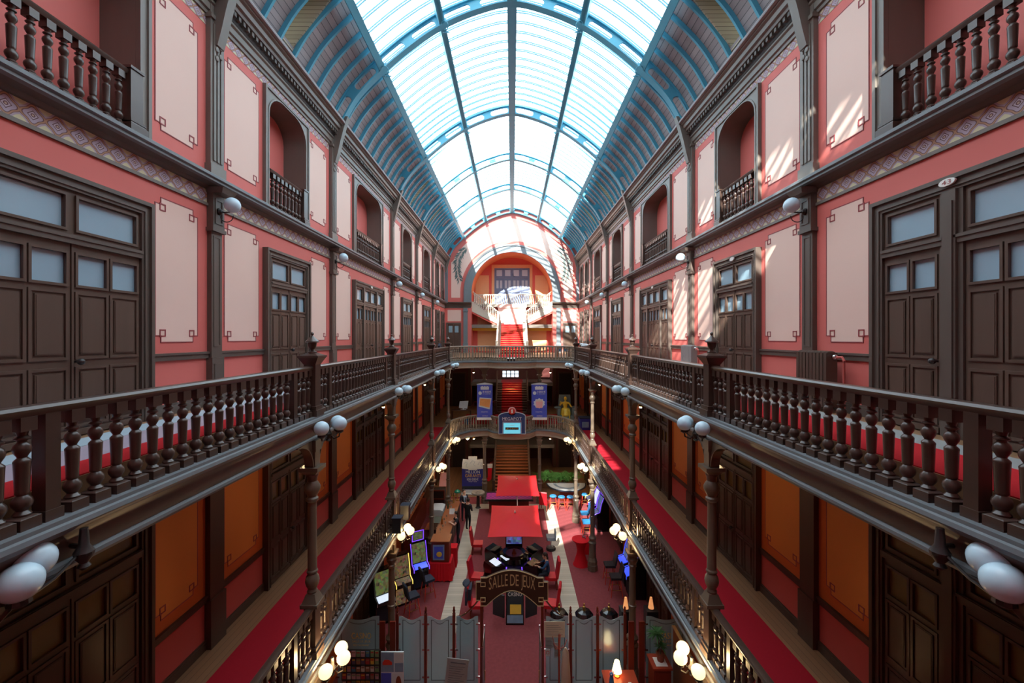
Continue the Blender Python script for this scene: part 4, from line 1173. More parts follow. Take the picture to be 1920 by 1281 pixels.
for s, kind in ((-1, 0), (1, 1)):
    lab = ['blue hanging banner left of the stair with a beach photo', 'blue hanging banner right of the stair with a cocktail glass'][kind]
    t = thing('hanging_banner', lab, 'banner', (s*1.87, 28.95, -5.66))
    b = MB(); b.box(-.53, .53, -.015, .015, .16, 2.42); b.build('fabric', ['royal_light'], t)
    b = MB(); b.prism([(-.56, 2.42), (.56, 2.42), (.56, 2.46), (0, 2.56), (-.56, 2.46)], 1, -.03, .03); b.build('top_rail', ['pale'], t)
    b = MB(); b.box(-.54, .54, -.02, .02, 0, .17); b.build('white_hem', ['white'], t)
    b = MB(); b.prism([(-.28, 2.08), (.28, 2.08), (.3, 2.27)]+[(.26-.52*i/6, 2.28+(.05 if i % 2 else 0)) for i in range(7)]+[(-.3, 2.27)], 1, -.022, -.015); b.build('casino_logo', ['pale'], t)
    b = MB(); b.lathe([(.12, .016), (.12, .022)], 16, (-.32, 0, 1.84), M=Matrix.Rotation(math.pi/2, 4, 'X')); b.build('round_badge', ['pale'], t)
    b = MB(); text(b, '10 000€' if kind == 0 else '1 000€', -.14, .44, 1.86, 2.0, -.02, None, .1); b.build('amount', ['white'], t, 0); b = MB(); text(b, 'A GAGNER', -.14, .42, 1.76, 1.82, -.02, None, .12); b.build('subline', ['white'], t, 0); b = MB(); text(b, 'CHAQUE MOIS', -.26, .2, .52, .58, -.02, None, .12); b.build('caption', ['white'], t, 0)
    b = MB(); text(b, 'HOTELS', -.16, .2, .24, .31, -.02, None, .12); b.build('foot_text', ['cream'], t, 0)
    if kind == 0:
        b = MB(); b.prism([(-.42, .92), (.34, .72), (.46, 1.48), (-.36, 1.54)], 1, -.022, -.015); p_ = b.build('photo_border', ['pale'], t)
        b = MB(); b.prism([(-.36, 1.0), (.32, .84), (.40, 1.42), (-.31, 1.47)], 1, -.026, -.021); b.build('beach_photo', ['orange_print'], p_)
    else:
        b = MB(); b.prism([(.42*math.cos(i*math.pi/10)*(1 if i % 2 else .82), 1.14+.36*math.sin(i*math.pi/10)*(1 if i % 2 else .8)) for i in range(20)], 1, -.02, -.015); p_ = b.build('splash', ['pale'], t)
        b = MB(); b.prism([(-.2, .82), (.2, .82), (.25, 1.26), (-.25, 1.26)], 1, -.026, -.02); b.build('glass', ['pinkish'], p_)
        b = MB(); b.prism([(-.25, 1.26), (.25, 1.26), (.2, 1.38), (-.2, 1.38)], 1, -.026, -.02); b.build('foam', ['cream'], p_)
# ---- statue, monitor, bins, spotlights on the galleries
t = thing('seated_statue', 'golden yellow seated figure on a throne on the lower gallery, right of the banners', 'statue', (3.85, 30.4, Z1+.013))
b = MB(); b.box(-.55, .55, -.45, .5, 0, .55); b.box(-.6, -.42, -.45, .45, .55, 1.05); b.box(.42, .6, -.45, .45, .55, 1.05); b.prism([(-.5, .5), (.5, .5), (.4, 1.9), (-.4, 1.9)], 1, .35, .5)
b.sphere((-.62, -.4, 1.1), .14, 10, 6, (1.8, 1, .6)); b.sphere((.62, -.4, 1.1), .14, 10, 6, (1.8, 1, .6)); b.build('throne', ['throne'], t)
def skinned(name, pts, edges, mats, parent, root=0, sub=1, matfn=None, extra=None):
    me = bpy.data.meshes.new(name); me.from_pydata([p[:3] for p in pts], edges, [])
    o = bpy.data.objects.new(name, me); COL.objects.link(o)
    o.modifiers.new('s', 'SKIN'); sv = me.skin_vertices[0].data
    for i, p in enumerate(pts):
        r = p[3]; sv[i].radius = (r, p[4] if len(p) > 4 else r)
    sv[root].use_root = True
    ss = o.modifiers.new('u', 'SUBSURF'); ss.levels = ss.render_levels = sub
    dg = bpy.context.evaluated_depsgraph_get(); ev = o.evaluated_get(dg)
    m2 = bpy.data.meshes.new_from_object(ev); bpy.data.objects.remove(o); bpy.data.meshes.remove(me)
    if extra:
        bm = bmesh.new(); bm.from_mesh(m2)
        e = MB(); extra(e); tmp = bpy.data.meshes.new('t'); tmp.from_pydata(e.v, [], e.f); bm.from_mesh(tmp); bpy.data.meshes.remove(tmp)
        bm.to_mesh(m2); bm.free()
    m2.materials.clear()
    for m_ in mats: m2.materials.append(MATS[m_])
    m2.polygons.foreach_set('use_smooth', [True]*len(m2.polygons))
    if matfn:
        for p in m2.polygons: p.material_index = matfn(p.center)
    else:
        m2.polygons.foreach_set('material_index', [0]*len(m2.polygons))
    m2.name = name
    o = bpy.data.objects.new(name, m2); COL.objects.link(o); o.parent = parent
    return o
def figure(label, loc, rz, J, colors, hairlen=0.0, name='person', cat='person', kind='suit', hair='hair', gold=False):
    """J: joint dictionary in local metres (person faces -Y). colors: skin, top, legs, shoe"""
    t = thing(name, label, cat, loc, rz)
    K = ['pel', 'spine', 'chest', 'neck', 'headb', 'shL', 'elL', 'wrL', 'haL', 'shR', 'elR', 'wrR', 'haR', 'hipL', 'knL', 'anL', 'toL', 'hipR', 'knR', 'anR', 'toR']
    R = {'pel': (.15, .11), 'spine': (.14, .10), 'chest': (.17, .12), 'neck': (.062,), 'headb': (.07,), 'sh': (.085,), 'el': (.052,), 'wr': (.036,), 'ha': (.04, .022), 'hip': (.10,), 'kn': (.068,), 'an': (.045,), 'to': (.045,)}
    pts = []; ix = {}
    for k in K:
        r = R.get(k) or R[k[:-1]]
        ix[k] = len(pts); pts.append((*J[k], *r))
    E = [('pel', 'spine'), ('spine', 'chest'), ('chest', 'neck'), ('neck', 'headb')]
    for s in 'LR': E += [('chest', 'sh'+s), ('sh'+s, 'el'+s), ('el'+s, 'wr'+s), ('wr'+s, 'ha'+s), ('pel', 'hip'+s), ('hip'+s, 'kn'+s), ('kn'+s, 'an'+s), ('an'+s, 'to'+s)]
    H = Vector(J['head']); fd = Vector(J.get('face', (0, -1, 0))).normalized()
    rot = Vector((0, -1, 0)).rotation_difference(fd).to_matrix()
    def extra(e):
        def put(c, r, sc_): 
            q = H+rot @ Vector(c); e.sphere(q, r, 12, 8, sc_, rot)
        put((0, 0, 0), .12, (.80, .98, 1.12)); put((0, -.118, -.012), .022, (.8, 1.1, 1.4)); put((0, -.05, -.09), .07, (.85, 1, .8))
        for s in (-1, 1): put((s*.097, .01, -.01), .03, (.4, .8, 1.1)); put((s*.036, -.108, .022), .014, (1.3, .6, .8))
        put((0, -.108, -.058), .02, (1.5, .5, .4))
        for s in 'LR':
            w, h = Vector(J['wr'+s]), Vector(J['ha'+s]); d = (h-w).normalized(); side = d.cross(Vector((0, 0, 1)))
            if side.length < .1: side = Vector((0, 1, 0))
            side.normalize(); nrm = side.cross(d)
            for i, L in enumerate((.075, .088, .082, .065)):
                o = h+side*(.027-.018*i)+d*.015
                e.tube([o, o+d*L*.5-nrm*.006, o+d*L*.85-nrm*.026], [.0095, .009, .007], 6)
            o = w+d*.03+side*.03; e.tube([o, o+side*.03+d*.03, o+side*.035+d*.065-nrm*.01], [.011, .010, .008], 6)
    J3 = {k: Vector(v) for k, v in J.items() if k not in ('face', 'headb')}
    cut = {'head': 0, 'wrL': 0, 'haL': 0, 'wrR': 0, 'haR': 0, 'neck': 0, 'pel': 2, 'hipL': 2, 'hipR': 2, 'knL': 2, 'knR': 2, 'anL': 2, 'anR': 2, 'toL': 3, 'toR': 3, 'spine': 1, 'chest': 1, 'shL': 1, 'shR': 1, 'elL': 1 if kind != 'bare' else 0, 'elR': 1 if kind != 'bare' else 0}
    segs = [(a, b) for a, b in E if a in J3 and b in J3]
    def mf(c):
        best = None
        for k, v in J3.items():
            d = (c-v).length
            if k == 'head': d -= .07
            if k in ('chest', 'spine'): d -= .05
            if best is None or d < best[0]: best = (d, k)
        return cut[best[1]]
    body = skinned('body', pts, [(ix[a], ix[b]) for a, b in E], colors, t, 0, 2, mf, extra)
    h = MB()
    h.sphere(H+rot @ Vector((0, .025, .035)), .122, 14, 8, (.86, .98, 1.05), rot)
    if hairlen: h.sphere(H+rot @ Vector((0, .07, -.06-hairlen/2)), .1, 12, 8, (.95, .55, 1.1+hairlen*4), rot)
    h.build('hair', [hair], t)
    return t, ix
def stand(**k):
    J = {'pel': (0, 0, 1.0), 'spine': (0, 0, 1.2), 'chest': (0, 0, 1.43), 'neck': (0, 0, 1.62), 'headb': (0, -.01, 1.72), 'head': (0, -.015, 1.79),
         'shL': (.2, 0, 1.52), 'elL': (.25, .02, 1.24), 'wrL': (.25, -.04, .98), 'haL': (.25, -.06, .9), 'shR': (-.2, 0, 1.52), 'elR': (-.25, .02, 1.24), 'wrR': (-.25, -.04, .98), 'haR': (-.25, -.06, .9),
         'hipL': (.1, 0, .95), 'knL': (.11, -.01, .52), 'anL': (.11, .02, .09), 'toL': (.12, -.14, .04), 'hipR': (-.1, 0, .95), 'knR': (-.11, -.01, .52), 'anR': (-.11, .02, .09), 'toR': (-.12, -.14, .04)}
    J.update(k); return J
Jn = stand(pel=(0, .05, .85), spine=(0, .08, 1.05), chest=(0, .08, 1.28), neck=(0, .05, 1.47), headb=(0, .02, 1.57), head=(0, 0, 1.66), hipL=(.12, 0, .8), hipR=(-.12, 0, .8), knL=(.24, -.48, .85), knR=(-.24, -.45, .85), anL=(.25, -.48, .2), anR=(-.25, -.45, .2), toL=(.26, -.64, .15), toR=(-.26, -.6, .15),
           shL=(.24, .06, 1.38), shR=(-.24, .06, 1.38), elL=(.42, -.02, 1.1), elR=(-.42, -.1, 1.2), wrL=(.45, -.3, 1.08), wrR=(-.38, -.28, 1.42), haL=(.45, -.38, 1.1), haR=(-.37, -.32, 1.5))
t2, _ = figure('x', (0, 0, 0), 0, Jn, ['stone_gold', 'stone_gold', 'stone_gold', 'stone_gold'], hair='stone_gold')
for ch in list(t2.children): ch.parent = t; ch.name = 'figure' if ch.name.startswith('body') else 'headdress'
bpy.data.objects.remove(t2)
b = MB(); b.lathe([(.34, .45), (.40, .55), (.3, .95), (.24, 1.02)], 14, (0, -.12, 0)); b.build('robe', ['stone_gold'], t)
t = thing('monitor', 'white computer monitor on a dark table on the lower gallery, left of the banners', 'monitor', (-3.45, 29.9, -5.12))
b = MB(); b.prism([(-.32, .12), (.28, .08), (.36, .62), (-.26, .60)], 1, -.03, .03); b.build('display', ['pale'], t)
b = MB(); b.box(-.05, .05, -.05, .05, 0, .2); b.box(-.2, .2, -.12, .12, 0, .02); b.build('stand', ['pale'], t)
t = thing('side_table', 'dark table carrying the white monitor on the lower gallery', 'table', (-3.6, 29.95, Z1+.012))
b = MB(); b.box(-.7, .7, -.3, .3, .92, .965); b.build('tabletop', ['woodlow'], t)
for x in (-.65, .65):
    for y in (-.25, .25): b = MB(); b.box(x-.03, x+.03, y-.03, y+.03, 0, .92); b.build('leg', ['woodlow'], t)
t = thing('storage_box', 'dark blue box with pale front on the red runner of the lower gallery', 'box', (4.82, 28.0, Z1+.012))
b = MB(); b.frustum((0, 0), .32, .36, 0, .75); b.build('body', ['royal'], t); b = MB(); b.box(-.22, .22, -.365, -.33, .18, .55); b.build('front_label', ['greyblue_print'], t); b = MB(); b.box(-.38, .38, -.38, .38, .75, .82); b.build('lid', ['navy'], t)
t = thing('waste_bin', 'small blue bin behind the lower railing left of the banners', 'bin', (-3.15, 29.55, Z1+.012)); b = MB(); b.lathe([(.14, 0), (.18, .42)], 14); b.build('body', ['blueseat'], t); b = MB(); b.lathe([(.19, .42), (.19, .46)], 14); b.build('rim', ['royal'], t)
for i, dx in enumerate((-.2, 0, .2)):
    t = thing('spotlight', '%s of three small black and white spotlights on the bowed upper railing edge' % ['left one', 'middle one', 'right one'][i], 'spotlight', (dx-.05, 27.78, Z2L), 0, 'small spotlights')
    b = MB(); b.lathe([(.055, 0), (.06, .18)], 12, (0, 0, .04), M=Matrix.Rotation(.6, 4, 'X')); b.build('housing', ['black'], t)
    b = MB(); b.lathe([(.058, .18), (.062, .2)], 12, (0, 0, .04), M=Matrix.Rotation(.6, 4, 'X')); b.build('rim', ['white'], t); b = MB(); b.box(-.04, .04, -.04, .04, 0, .03); b.build('foot', ['black'], t)
# table with cloth by the right end of the upper gallery
t = thing('draped_table', 'small table under white and blue cloths behind the upper cross railing, right side', 'table', (3.6, 29.4, Z2))
b = MB(); b.box(-.5, .5, -.3, .3, .72, .76); b.build('tabletop', ['barwood'], t)
for x in (-.42, .42):
    for y in (-.22, .22): b = MB(); b.box(x-.03, x+.03, y-.03, y+.03, 0, .72); b.build('leg', ['barwood'], t)
b = MB()
for x in (-.45, -.02): b.box(x, x+.3, -.33, -.29, .42, .78)
b.use(1)
for x in (-.45, -.02): b.box(x, x+.3, -.335, -.285, .38, .56)
b.build('cloth', ['white', 'blueseat'], t)
b = MB(); random.seed(4)
for i in range(9): b.sphere((random.uniform(-.35, .35), random.uniform(-.2, .2), .06+random.uniform(0, .12)), random.uniform(.1, .16), 8, 5, (1.3, 1, .6))
o = b.build('folded_linen', ['pale']); o.location = (4.65, 26.0, Z2+.75); tag(o, 'pile of white and blue linen behind the upper right railing', 'linen')
t = thing('linen_trolley', 'low trolley carrying the linen pile behind the upper right railing', 'trolley', (4.65, 26.0, Z2+.012)); b = MB(); b.box(-.45, .45, -.3, .3, .66, .72); b.build('top_tray', ['wooddoor'], t); b = MB(); b.box(-.43, .43, -.28, .28, .06, .66); b.build('body', ['wooddoor'], t)

# ---- radiators against the right wall of the upper gallery
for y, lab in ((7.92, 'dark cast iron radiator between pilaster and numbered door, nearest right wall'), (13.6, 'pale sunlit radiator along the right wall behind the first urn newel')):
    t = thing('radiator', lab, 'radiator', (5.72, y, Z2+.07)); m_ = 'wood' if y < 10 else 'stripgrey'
    b = MB()
    n = 9
    for i in range(n):
        yy = -.36+.09*i
        b.box(-.11, .09, yy-.036, yy+.036, .03, 1.0); b.sphere((-.01, yy, 1.0), .1, 8, 6, (1, .36, .4))
    b.build('ribs', [m_], t)
    b = MB(); b.tube([(0, -.42, .92), (0, -.62, .94), (0, -.66, .88), (0, -.66, -.06)], .02, 8); b.build('pipe', ['pink'], t)
    b = MB(); b.sphere((0, -.46, .93), .05, 8, 6); b.build('valve', ['chrome'], t)

# ---- speakers on the lower left gallery edge
for (x, y, z), lab in (((-3.75, 13.72, -6.33), 'black speaker box on the lower left gallery ledge just before the second column'), ((-3.75, 14.75, -6.33), 'black speaker box on the lower left gallery ledge just past the second column')):
    t = thing('speaker', lab, 'speaker', (x, y, z), 0, 'gallery speakers'); b = MB(); b.box(-.12, .16, -.13, .13, 0.0, .46); b.build('body', ['black'], t); b = MB(); b.box(-.14, .18, -.15, .15, .46, .5); b.build('cap', ['navy'], t)

# ================================================================== gaming floor
def umbrella(label, loc, w, d, h):
    t = thing('square_parasol', label, 'parasol', loc)
    b = MB(); N = 10; vs = []; fs = []
    def zf(u, v):
        a = max(abs(u), abs(v)); sag = .05*(1-abs(abs(u)-abs(v)))
        return h+.34*(1-a)-.03*math.sin(math.pi*min(1, a))*(1-abs(abs(u)-abs(v)))
    for j in range(N+1):
        for i in range(N+1):
            u = -1+2*i/N; v = -1+2*j/N; k = 1-.035*(1-u*u if abs(abs(v)-1) < .01 else 0); k2 = 1-.035*(1-v*v if abs(abs(u)-1) < .01 else 0)
            vs.append((u*w/2*k2, v*d/2*k, zf(u, v)))
    for j in range(N):
        for i in range(N): q = j*(N+1)+i; fs.append((q, q+1, q+N+2, q+N+1))
    n = len(vs); vs += [(x, y, z-.012) for x, y, z in vs]; fs += [tuple(reversed([n+i for i in f])) for f in fs]
    rim = [i for i in range(N+1)]+[i*(N+1)+N for i in range(1, N+1)]+[N*(N+1)+i for i in range(N-1, -1, -1)]+[i*(N+1) for i in range(N-1, 0, -1)]
    for k in range(len(rim)): a, c = rim[k], rim[(k+1) % len(rim)]; fs.append((a, c, n+c, n+a))
    b.add(vs, fs); b.build('canopy', ['redfab'], t, 25)
    b = MB(); b.tube([(0, .15*d, 0.06), (0, .15*d, h+.2)], .035, 8); b.tube([(0, .15*d, h+.24), (0, 0, h+.3)], .03, 6); b.sphere((0, 0, h+.36), .05, 8, 6); b.build('pole', ['chrome'], t)
    b = MB(); b.box(-.35, .35, .15*d-.35, .15*d+.35, 0, .07); b.build('foot', ['iron'], t)
    for sx_ in (-1, 1):
        for sy_ in (-1, 1): b = MB(); b.tube([(0, 0, h+.22), (sx_*w*.25, sy_*d*.25, h+.07), (sx_*w*.47, sy_*d*.47, h-.06)], .014, 5); b.build('rib', ['iron'], t)
    return t
umbrella('red square parasol over the gaming terminals, nearer the camera', (.15, 20.9, ZG), 2.5, 3.6, 2.5)
umbrella('red square parasol over the pink roulette table, farther and partly sunlit', (.32, 25.7, ZG), 2.5, 3.6, 2.55)

def red_chair(label, loc, rz):
    t = thing('upholstered_chair', label, 'chair', loc, rz, 'red high backed chairs')
    b = MB(); b.box(-.27, .27, -.28, .28, .42, .56); b.build('seat', ['redchair'], t)
    b = MB(); b.prism([(.2, .5), (.32, .5), (.44, 1.28), (.40, 1.33), (.33, 1.3)], 0, -.27, .27); b.build('backrest', ['redchair'], t)
    for x in (-.23, .23):
        for y in (-.23, .25): b = MB(); b.frustum((x, y), .022, .03, 0, .43); b.build('leg', ['redwood'], t)
    return t
HP = math.pi/2
for lab, loc, rz in (('red chair at the left side of the nearer parasol', (-1.85, 22.6, ZG), HP), ('red chair left of the round terminal, behind the sign', (-1.62, 19.5, ZG), HP*.9),
                     ('red chair on which the person in blue sits', (1.80, 19.5, ZG), -HP), ('red chair just behind the right end of the arched sign', (1.62, 17.5, ZG), -HP*1.1),
                     ('red chair with a dark jacket over its back, left of the arched sign', (-1.45, 17.5, ZG), HP), ('red chair at the right of the roulette table, by the blue stools', (2.15, 28.2, ZG), math.pi*.9)):
    red_chair(lab, loc, rz)
b = MB(); random.seed(9); b.M = T((-1.8, 17.5, ZG))
b.prism([(-.34, .62), (.34, .58), (.36, 1.2), (.2, 1.40), (-.2, 1.40), (-.34, 1.2)], 0, -.12, -.04); b.prism([(-.3, .8), (.3, .8), (.32, 1.2), (-.3, 1.25)], 0, -.02, .12); b.sphere((-.1, 0, 1.36), .2, 10, 6, (.8, 1.4, .4))
tag(b.build('jacket', ['navy']), 'dark jacket hung over the chair left of the arched sign', 'jacket')

# round multi-player terminal
t = thing('roulette_terminal', 'black round electronic roulette with lit screens under the nearer parasol', 'gaming machine', (.1, 20.4, ZG))
b = MB(); b.lathe([(.75, 0), (.8, .1), (.62, .5), (.66, .8)], 8); b.build('base', ['ad_dark'], t)
b = MB(); b.lathe([(.62, .78), (.72, .9), (.70, 1.12), (.55, 1.2), (.30, 1.02), (.05, 1.0)], 20); b.build('bowl', ['blackgloss'], t)
b = MB(); b.lathe([(.42, 1.08), (.40, 1.13), (.12, 1.10), (.04, 1.28), (.02, 1.34)], 16); b.build('wheel', ['redwood'], t)
b = MB(); b.M = T((0, .7, 0)); b.box(-.42, .42, -.06, .06, .9, 1.85); sc_b = b.build('display_tower', ['blackgloss'], t)
b = MB(); b.M = T((0, .7, 0)); b.box(-.38, .38, -.075, -.06, 1.25, 1.8); b.build('screen', ['screen_blue'], sc_b)
b = MB(); b.M = T((-.42, -.45, 1.12), .6); b.box(-.12, .12, -.25, .25, 0.0, .03); b.build('screen', ['screen_white'], t)
b = MB(); b.M = T((.38, -.35, 1.12), -.5); b.box(-.1, .1, -.22, .22, 0.0, .03); b.build('screen', ['screen_warm'], t)
for a, lab in ((-2.5, 0), (-.64, 1), (.6, 2), (2.54, 3)):
    c = Vector((math.cos(a), math.sin(a), 0))*1.14
    M = T((c.x, c.y, 0), a+HP)
    b = MB(M=M); b.prism([(-.35, 0), (.35, 0), (.42, .8), (.30, .92), (-.38, 1.06), (-.42, .9)], 0, -.33, .33); cn = b.build('player_console', ['blackgloss'], t)
    b = MB(M=M @ Matrix.Translation((0, -.02, 1.0)) @ Matrix.Rotation(.2, 4, 'X')); b.box(-.28, .28, -.22, .22, .0, .03); b.build('console_screen', ['screen_warm' if lab in (1,) else 'screen_white' if lab == 0 else 'black'], cn)
    b = MB(M=M); b.prism([(.34, .05), (.38, .05), (.45, .82), (.41, .82)], 0, -.37, -.34); b.prism([(.34, .05), (.38, .05), (.45, .82), (.41, .82)], 0, .34, .37); b.build('neon_edge', ['neon_violet'], cn)
# advert stand beyond the entrance
t = thing('advert_stand', 'black advertising stand with yellow picture under the arched sign', 'stand', (.12, 17.0, ZG))
b = MB(); b.prism([(-.08, 0), (.45, 0), (.5, 1.4), (.3, 1.4)], 0, -.36, .36); b.build('body', ['blackgloss'], t)
b = MB(M=Matrix.Rotation(-.26, 4, 'X') @ Matrix.Translation((0, -.09, .0))); b.box(-.33, .33, -.01, .01, .05, 1.35); pn = b.build('panel', ['ad_dark'], t)
b = MB(M=Matrix.Rotation(-.26, 4, 'X') @ Matrix.Translation((0, -.11, .0))); b.box(-.2, .25, -.01, .0, .38, .72); b.build('yellow_picture', ['yellow_print'], pn)
b = MB(M=Matrix.Rotation(-.26, 4, 'X') @ Matrix.Translation((0, -.11, .0))); b.box(-.32, .32, -.01, .0, .06, .34); b.build('lower_picture', ['greyblue_print'], pn)
b = MB(M=Matrix.Rotation(-.26, 4, 'X') @ Matrix.Translation((0, -.11, .0))); text(b, 'CASINO', -.28, .28, 1.02, 1.16, -.005, None, .1); b.build('lettering', ['white'], pn, 0)
for s in (-1, 1): b = MB(); b.M = T((s*.66, .1, 0), s*.5); b.box(-.26, .26, -.03, .03, .25, 1.15); b.build('wing', ['ad_dark'], t)

# pink roulette table and wheel
t = thing('roulette_table', 'roulette table with pink and purple felt under the farther parasol', 'table', (-.2, 28.0, ZG))
b = MB(); b.box(-1.5, 1.5, -.62, .62, .95, 1.0); b.build('tabletop', ['felt_pink'], t)
b = MB(); b.prism(rect(-1.58, 1.58, -.7, .7), 2, .92, 1.04, [rect(-1.5, 1.5, -.62, .62)]); b.build('padded_rim', ['black'], t)
b = MB(); b.box(-1.3, 1.3, -.45, .45, .1, .92); b.build('body', ['redwood'], t)
t = thing('game_wheel', 'grey round wheel at the left end of the pink roulette table', 'wheel', (-2.3, 28.6, ZG)); b = MB(); b.lathe([(.42, .95), (.46, 1.0), (.44, 1.06), (.2, 1.0), (.05, 1.14)], 20); b.build('wheel', ['wheelgrey'], t); b = MB(); b.lathe([(.2, 0), (.12, .1), (.1, .95)], 12); b.build('pedestal', ['iron'], t)
# card table and blue stools
t = thing('card_table', 'half round white and blue printed card table by the far right column', 'table', (3.9, 29.9, ZG))
hm = [(1.35*math.cos(math.pi*i/20), -1.5*math.sin(math.pi*i/20)+.5) for i in range(21)]
b = MB(); b.prism(hm, 2, 1.0, 1.05); b.build('tabletop', ['pale'], t)
b = MB(); b.prism([(x*1.06, y*1.08-.02) for x, y in hm], 2, .97, 1.03, []); b.build('padded_rim', ['navy'], t)
b = MB(); b.prism([(x*.7, (y-.5)*.72+.4) for x, y in hm], 2, 1.05, 1.056, [[(x*.55, (y-.5)*.56+.36) for x, y in hm]]); b.build('printed_arc', ['greyblue_print'], t)
b = MB(); b.box(-.5, .5, -.2, .3, 0, .97); b.build('pedestal', ['redwood'], t)
def stool(label, loc, rz, seat, legs, back=False, grp=None, h=.85):
    t = thing('bar_stool', label, 'stool', loc, rz, grp)
    if back: b = MB(); b.box(-.24, .24, -.24, .24, h-.1, h); b.build('seat', [seat], t); b = MB(); b.prism([(.2, h), (.27, h), (.36, h+.5), (.30, h+.52)], 0, -.24, .24); b.build('backrest', [seat], t)
    else: b = MB(); b.lathe([(.2, h-.08), (.24, h-.05), (.24, h-.02), (.2, h+.02), (.03, h+.03)], 16); b.build('seat', [seat], t)
    for x in (-1, 1):
        for y in (-1, 1): b = MB(); b.tube([(x*.16, y*.16, h-.08), (x*.26, y*.26, 0.0)], .022, 6); b.build('leg', [legs], t)
    b = MB(); z = .3; k = .16+.10*(h-.08-z)/(h-.08)
    b.tube([(-k, -k, z), (k, -k, z), (k, k, z), (-k, k, z)], .014, 6, True); b.build('footrest', ['brass'], t)
    return t
for i, (x, y) in enumerate(((2.78, 28.5), (3.33, 28.35), (3.92, 28.35), (4.95, 28.8))):
    stool('blue topped bar stool with red legs at the card table, %s from the left' % ORD[i], (x, y, ZG), 0, 'blueseat', 'redlegs', False, 'blue stools at the card table')
stool('denim blue high stool beside the far right slot machines', (4.35, 24.6, ZG), -HP, 'blueseat', 'redlegs', True); 
stool('second denim blue high stool in front of the far right slot machines', (4.45, 25.8, ZG), -HP, 'blueseat', 'redlegs', True)
stool('black backed stool with red legs, near right slot machine, farther one', (4.62, 19.95, ZG), -HP, 'leather_black', 'redlegs', True, 'black stools with red legs')
stool('black backed stool with red legs, near right slot machine, nearer one', (4.66, 18.95, ZG), -HP, 'leather_black', 'redlegs', True, 'black stools with red legs')
stool('dark blue stool in front of the violet slot machine', (-3.75, 18.75, ZG), HP*1.4, 'navy', 'redlegs', True, 'stools at the left slot machines')
stool('dark blue stool in front of the yellow lit slot machine', (-4.15, 17.55, ZG), HP*1.4, 'navy', 'redlegs', True, 'stools at the left slot machines')
t = thing('swivel_stool', 'black swivel stool with round base on the right wooden floor strip', 'stool', (2.12, 22.95, ZG))
b = MB(); b.lathe([(.26, 0), (.27, .08), (.24, .14), (.06, .17)], 18); b.build('base', ['iron'], t); b = MB(); b.lathe([(.04, .15), (.04, .6)], 10); b.build('stem', ['chrome'], t)
b = MB(); b.box(-.25, .25, -.25, .25, .58, .74); b.build('seat', ['leather_black'], t); b = MB(); b.box(.2, .27, -.22, .22, .74, 1.05); b.build('backrest', ['leather_black'], t)
# red cocktail table
t = thing('cocktail_table', 'round red cloth covered standing table by the second right column', 'table', (3.5, 21.45, ZG))
b = MB(); b.lathe([(.40, .0), (.34, .12), (.22, .5), (.19, .75), (.26, 1.05), (.42, 1.26)], 20); b.build('stretch_cover', ['redcloth'], t); b = MB(); b.lathe([(.44, 1.25), (.45, 1.27), (.45, 1.29), (.43, 1.3)], 24); b.build('tabletop', ['redcloth'], t)
for i, (dx, dy) in enumerate(((.12, .05), (.22, -.05), (.18, .16))):
    b = MB(); b.lathe([(.03, 0), (.045, .16), (.04, .16), (.026, .01)], 10, closed=False); o = b.build('drinking_glass', ['windowglass']); o.location = (3.5+dx, 21.45+dy, ZG+1.3); tag(o, 'clear glass on the red standing table', 'glass', 'glasses on the red standing table')
t = thing('red_bag', 'red upright fabric bag behind the red standing table', 'bag', (3.95, 22.6, ZG)); b = MB(); b.frustum((0, 0), .2, .17, 0, .85); b.build('body', ['redcloth'], t); b = MB(); b.tube([(-.1, 0, .85), (-.08, 0, 1.0), (.08, 0, 1.0), (.1, 0, .85)], .015, 6); b.build('handle', ['redwood'], t)

def slot(label, loc, rz, neon, scr, deck, grp, topper=True):
    t = thing('slot_machine', label, 'slot machine', loc, rz, grp)
    b = MB(); b.prism([(-.3, 0), (.4, 0), (.4, 2.0), (.12, 2.0), (-.02, 1.6), (-.12, 1.12), (-.46, 1.0), (-.46, .86), (-.3, .8)], 0, -.38, .38); b.build('cabinet', ['blackgloss'], t)
    b = MB(); b.prism([(-.14, 1.16), (-.05, 1.58), (.09, 1.95), (.07, 1.96), (-.07, 1.60), (-.16, 1.17)], 0, -.31, .31); b.build('screen', [scr], t)
    b = MB(); b.prism([(-.45, 1.005), (-.16, 1.11), (-.165, 1.13), (-.455, 1.025)], 0, -.3, .3); b.build('button_deck', [deck], t)
    b = MB()
    for s in (-1, 1): b.tube([(s*.36, -.47, .9), (s*.36, -.46, 1.04), (s*.36, -.17, 1.14), (s*.36, -.08, 1.6), (s*.36, .07, 2.0)], .018, 6)
    b.build('neon_trim', [neon], t)
    if topper:
        b = MB(); b.box(-.26, .26, .1, .2, 2.08, 2.5); tp = b.build('topper', ['blackgloss'], t); b = MB(); b.prism(rect(-.28, .28, 2.06, 2.52), 1, .08, .1, [rect(-.25, .25, 2.09, 2.49)]); b.build('topper_neon', [neon], tp); b = MB(); b.box(-.22, .22, .09, .1, 2.12, 2.46); b.build('topper_screen', [scr], tp)
        b = MB(); b.box(-.03, .03, .12, .18, 2.0, 2.08); b.build('topper_neck', ['blackgloss'], t)
    b = MB(); b.box(-.33, .33, -.31, -.29, .1, .75); b.build('belly_panel', ['screen_warm' if neon == 'neon_yellow' else 'navy'], t)
slot('slot machine with violet neon edges and tall screen, left side below the gallery', (-4.35, 19.6, ZG), .55, 'neon_violet', 'screen_game', 'neon_blue', 'slot machines')
slot('slot machine with yellow neon edges, left side, nearer than the violet one', (-4.85, 18.4, ZG), .6, 'neon_yellow', 'screen_warm', 'screen_warm', 'slot machines', False)
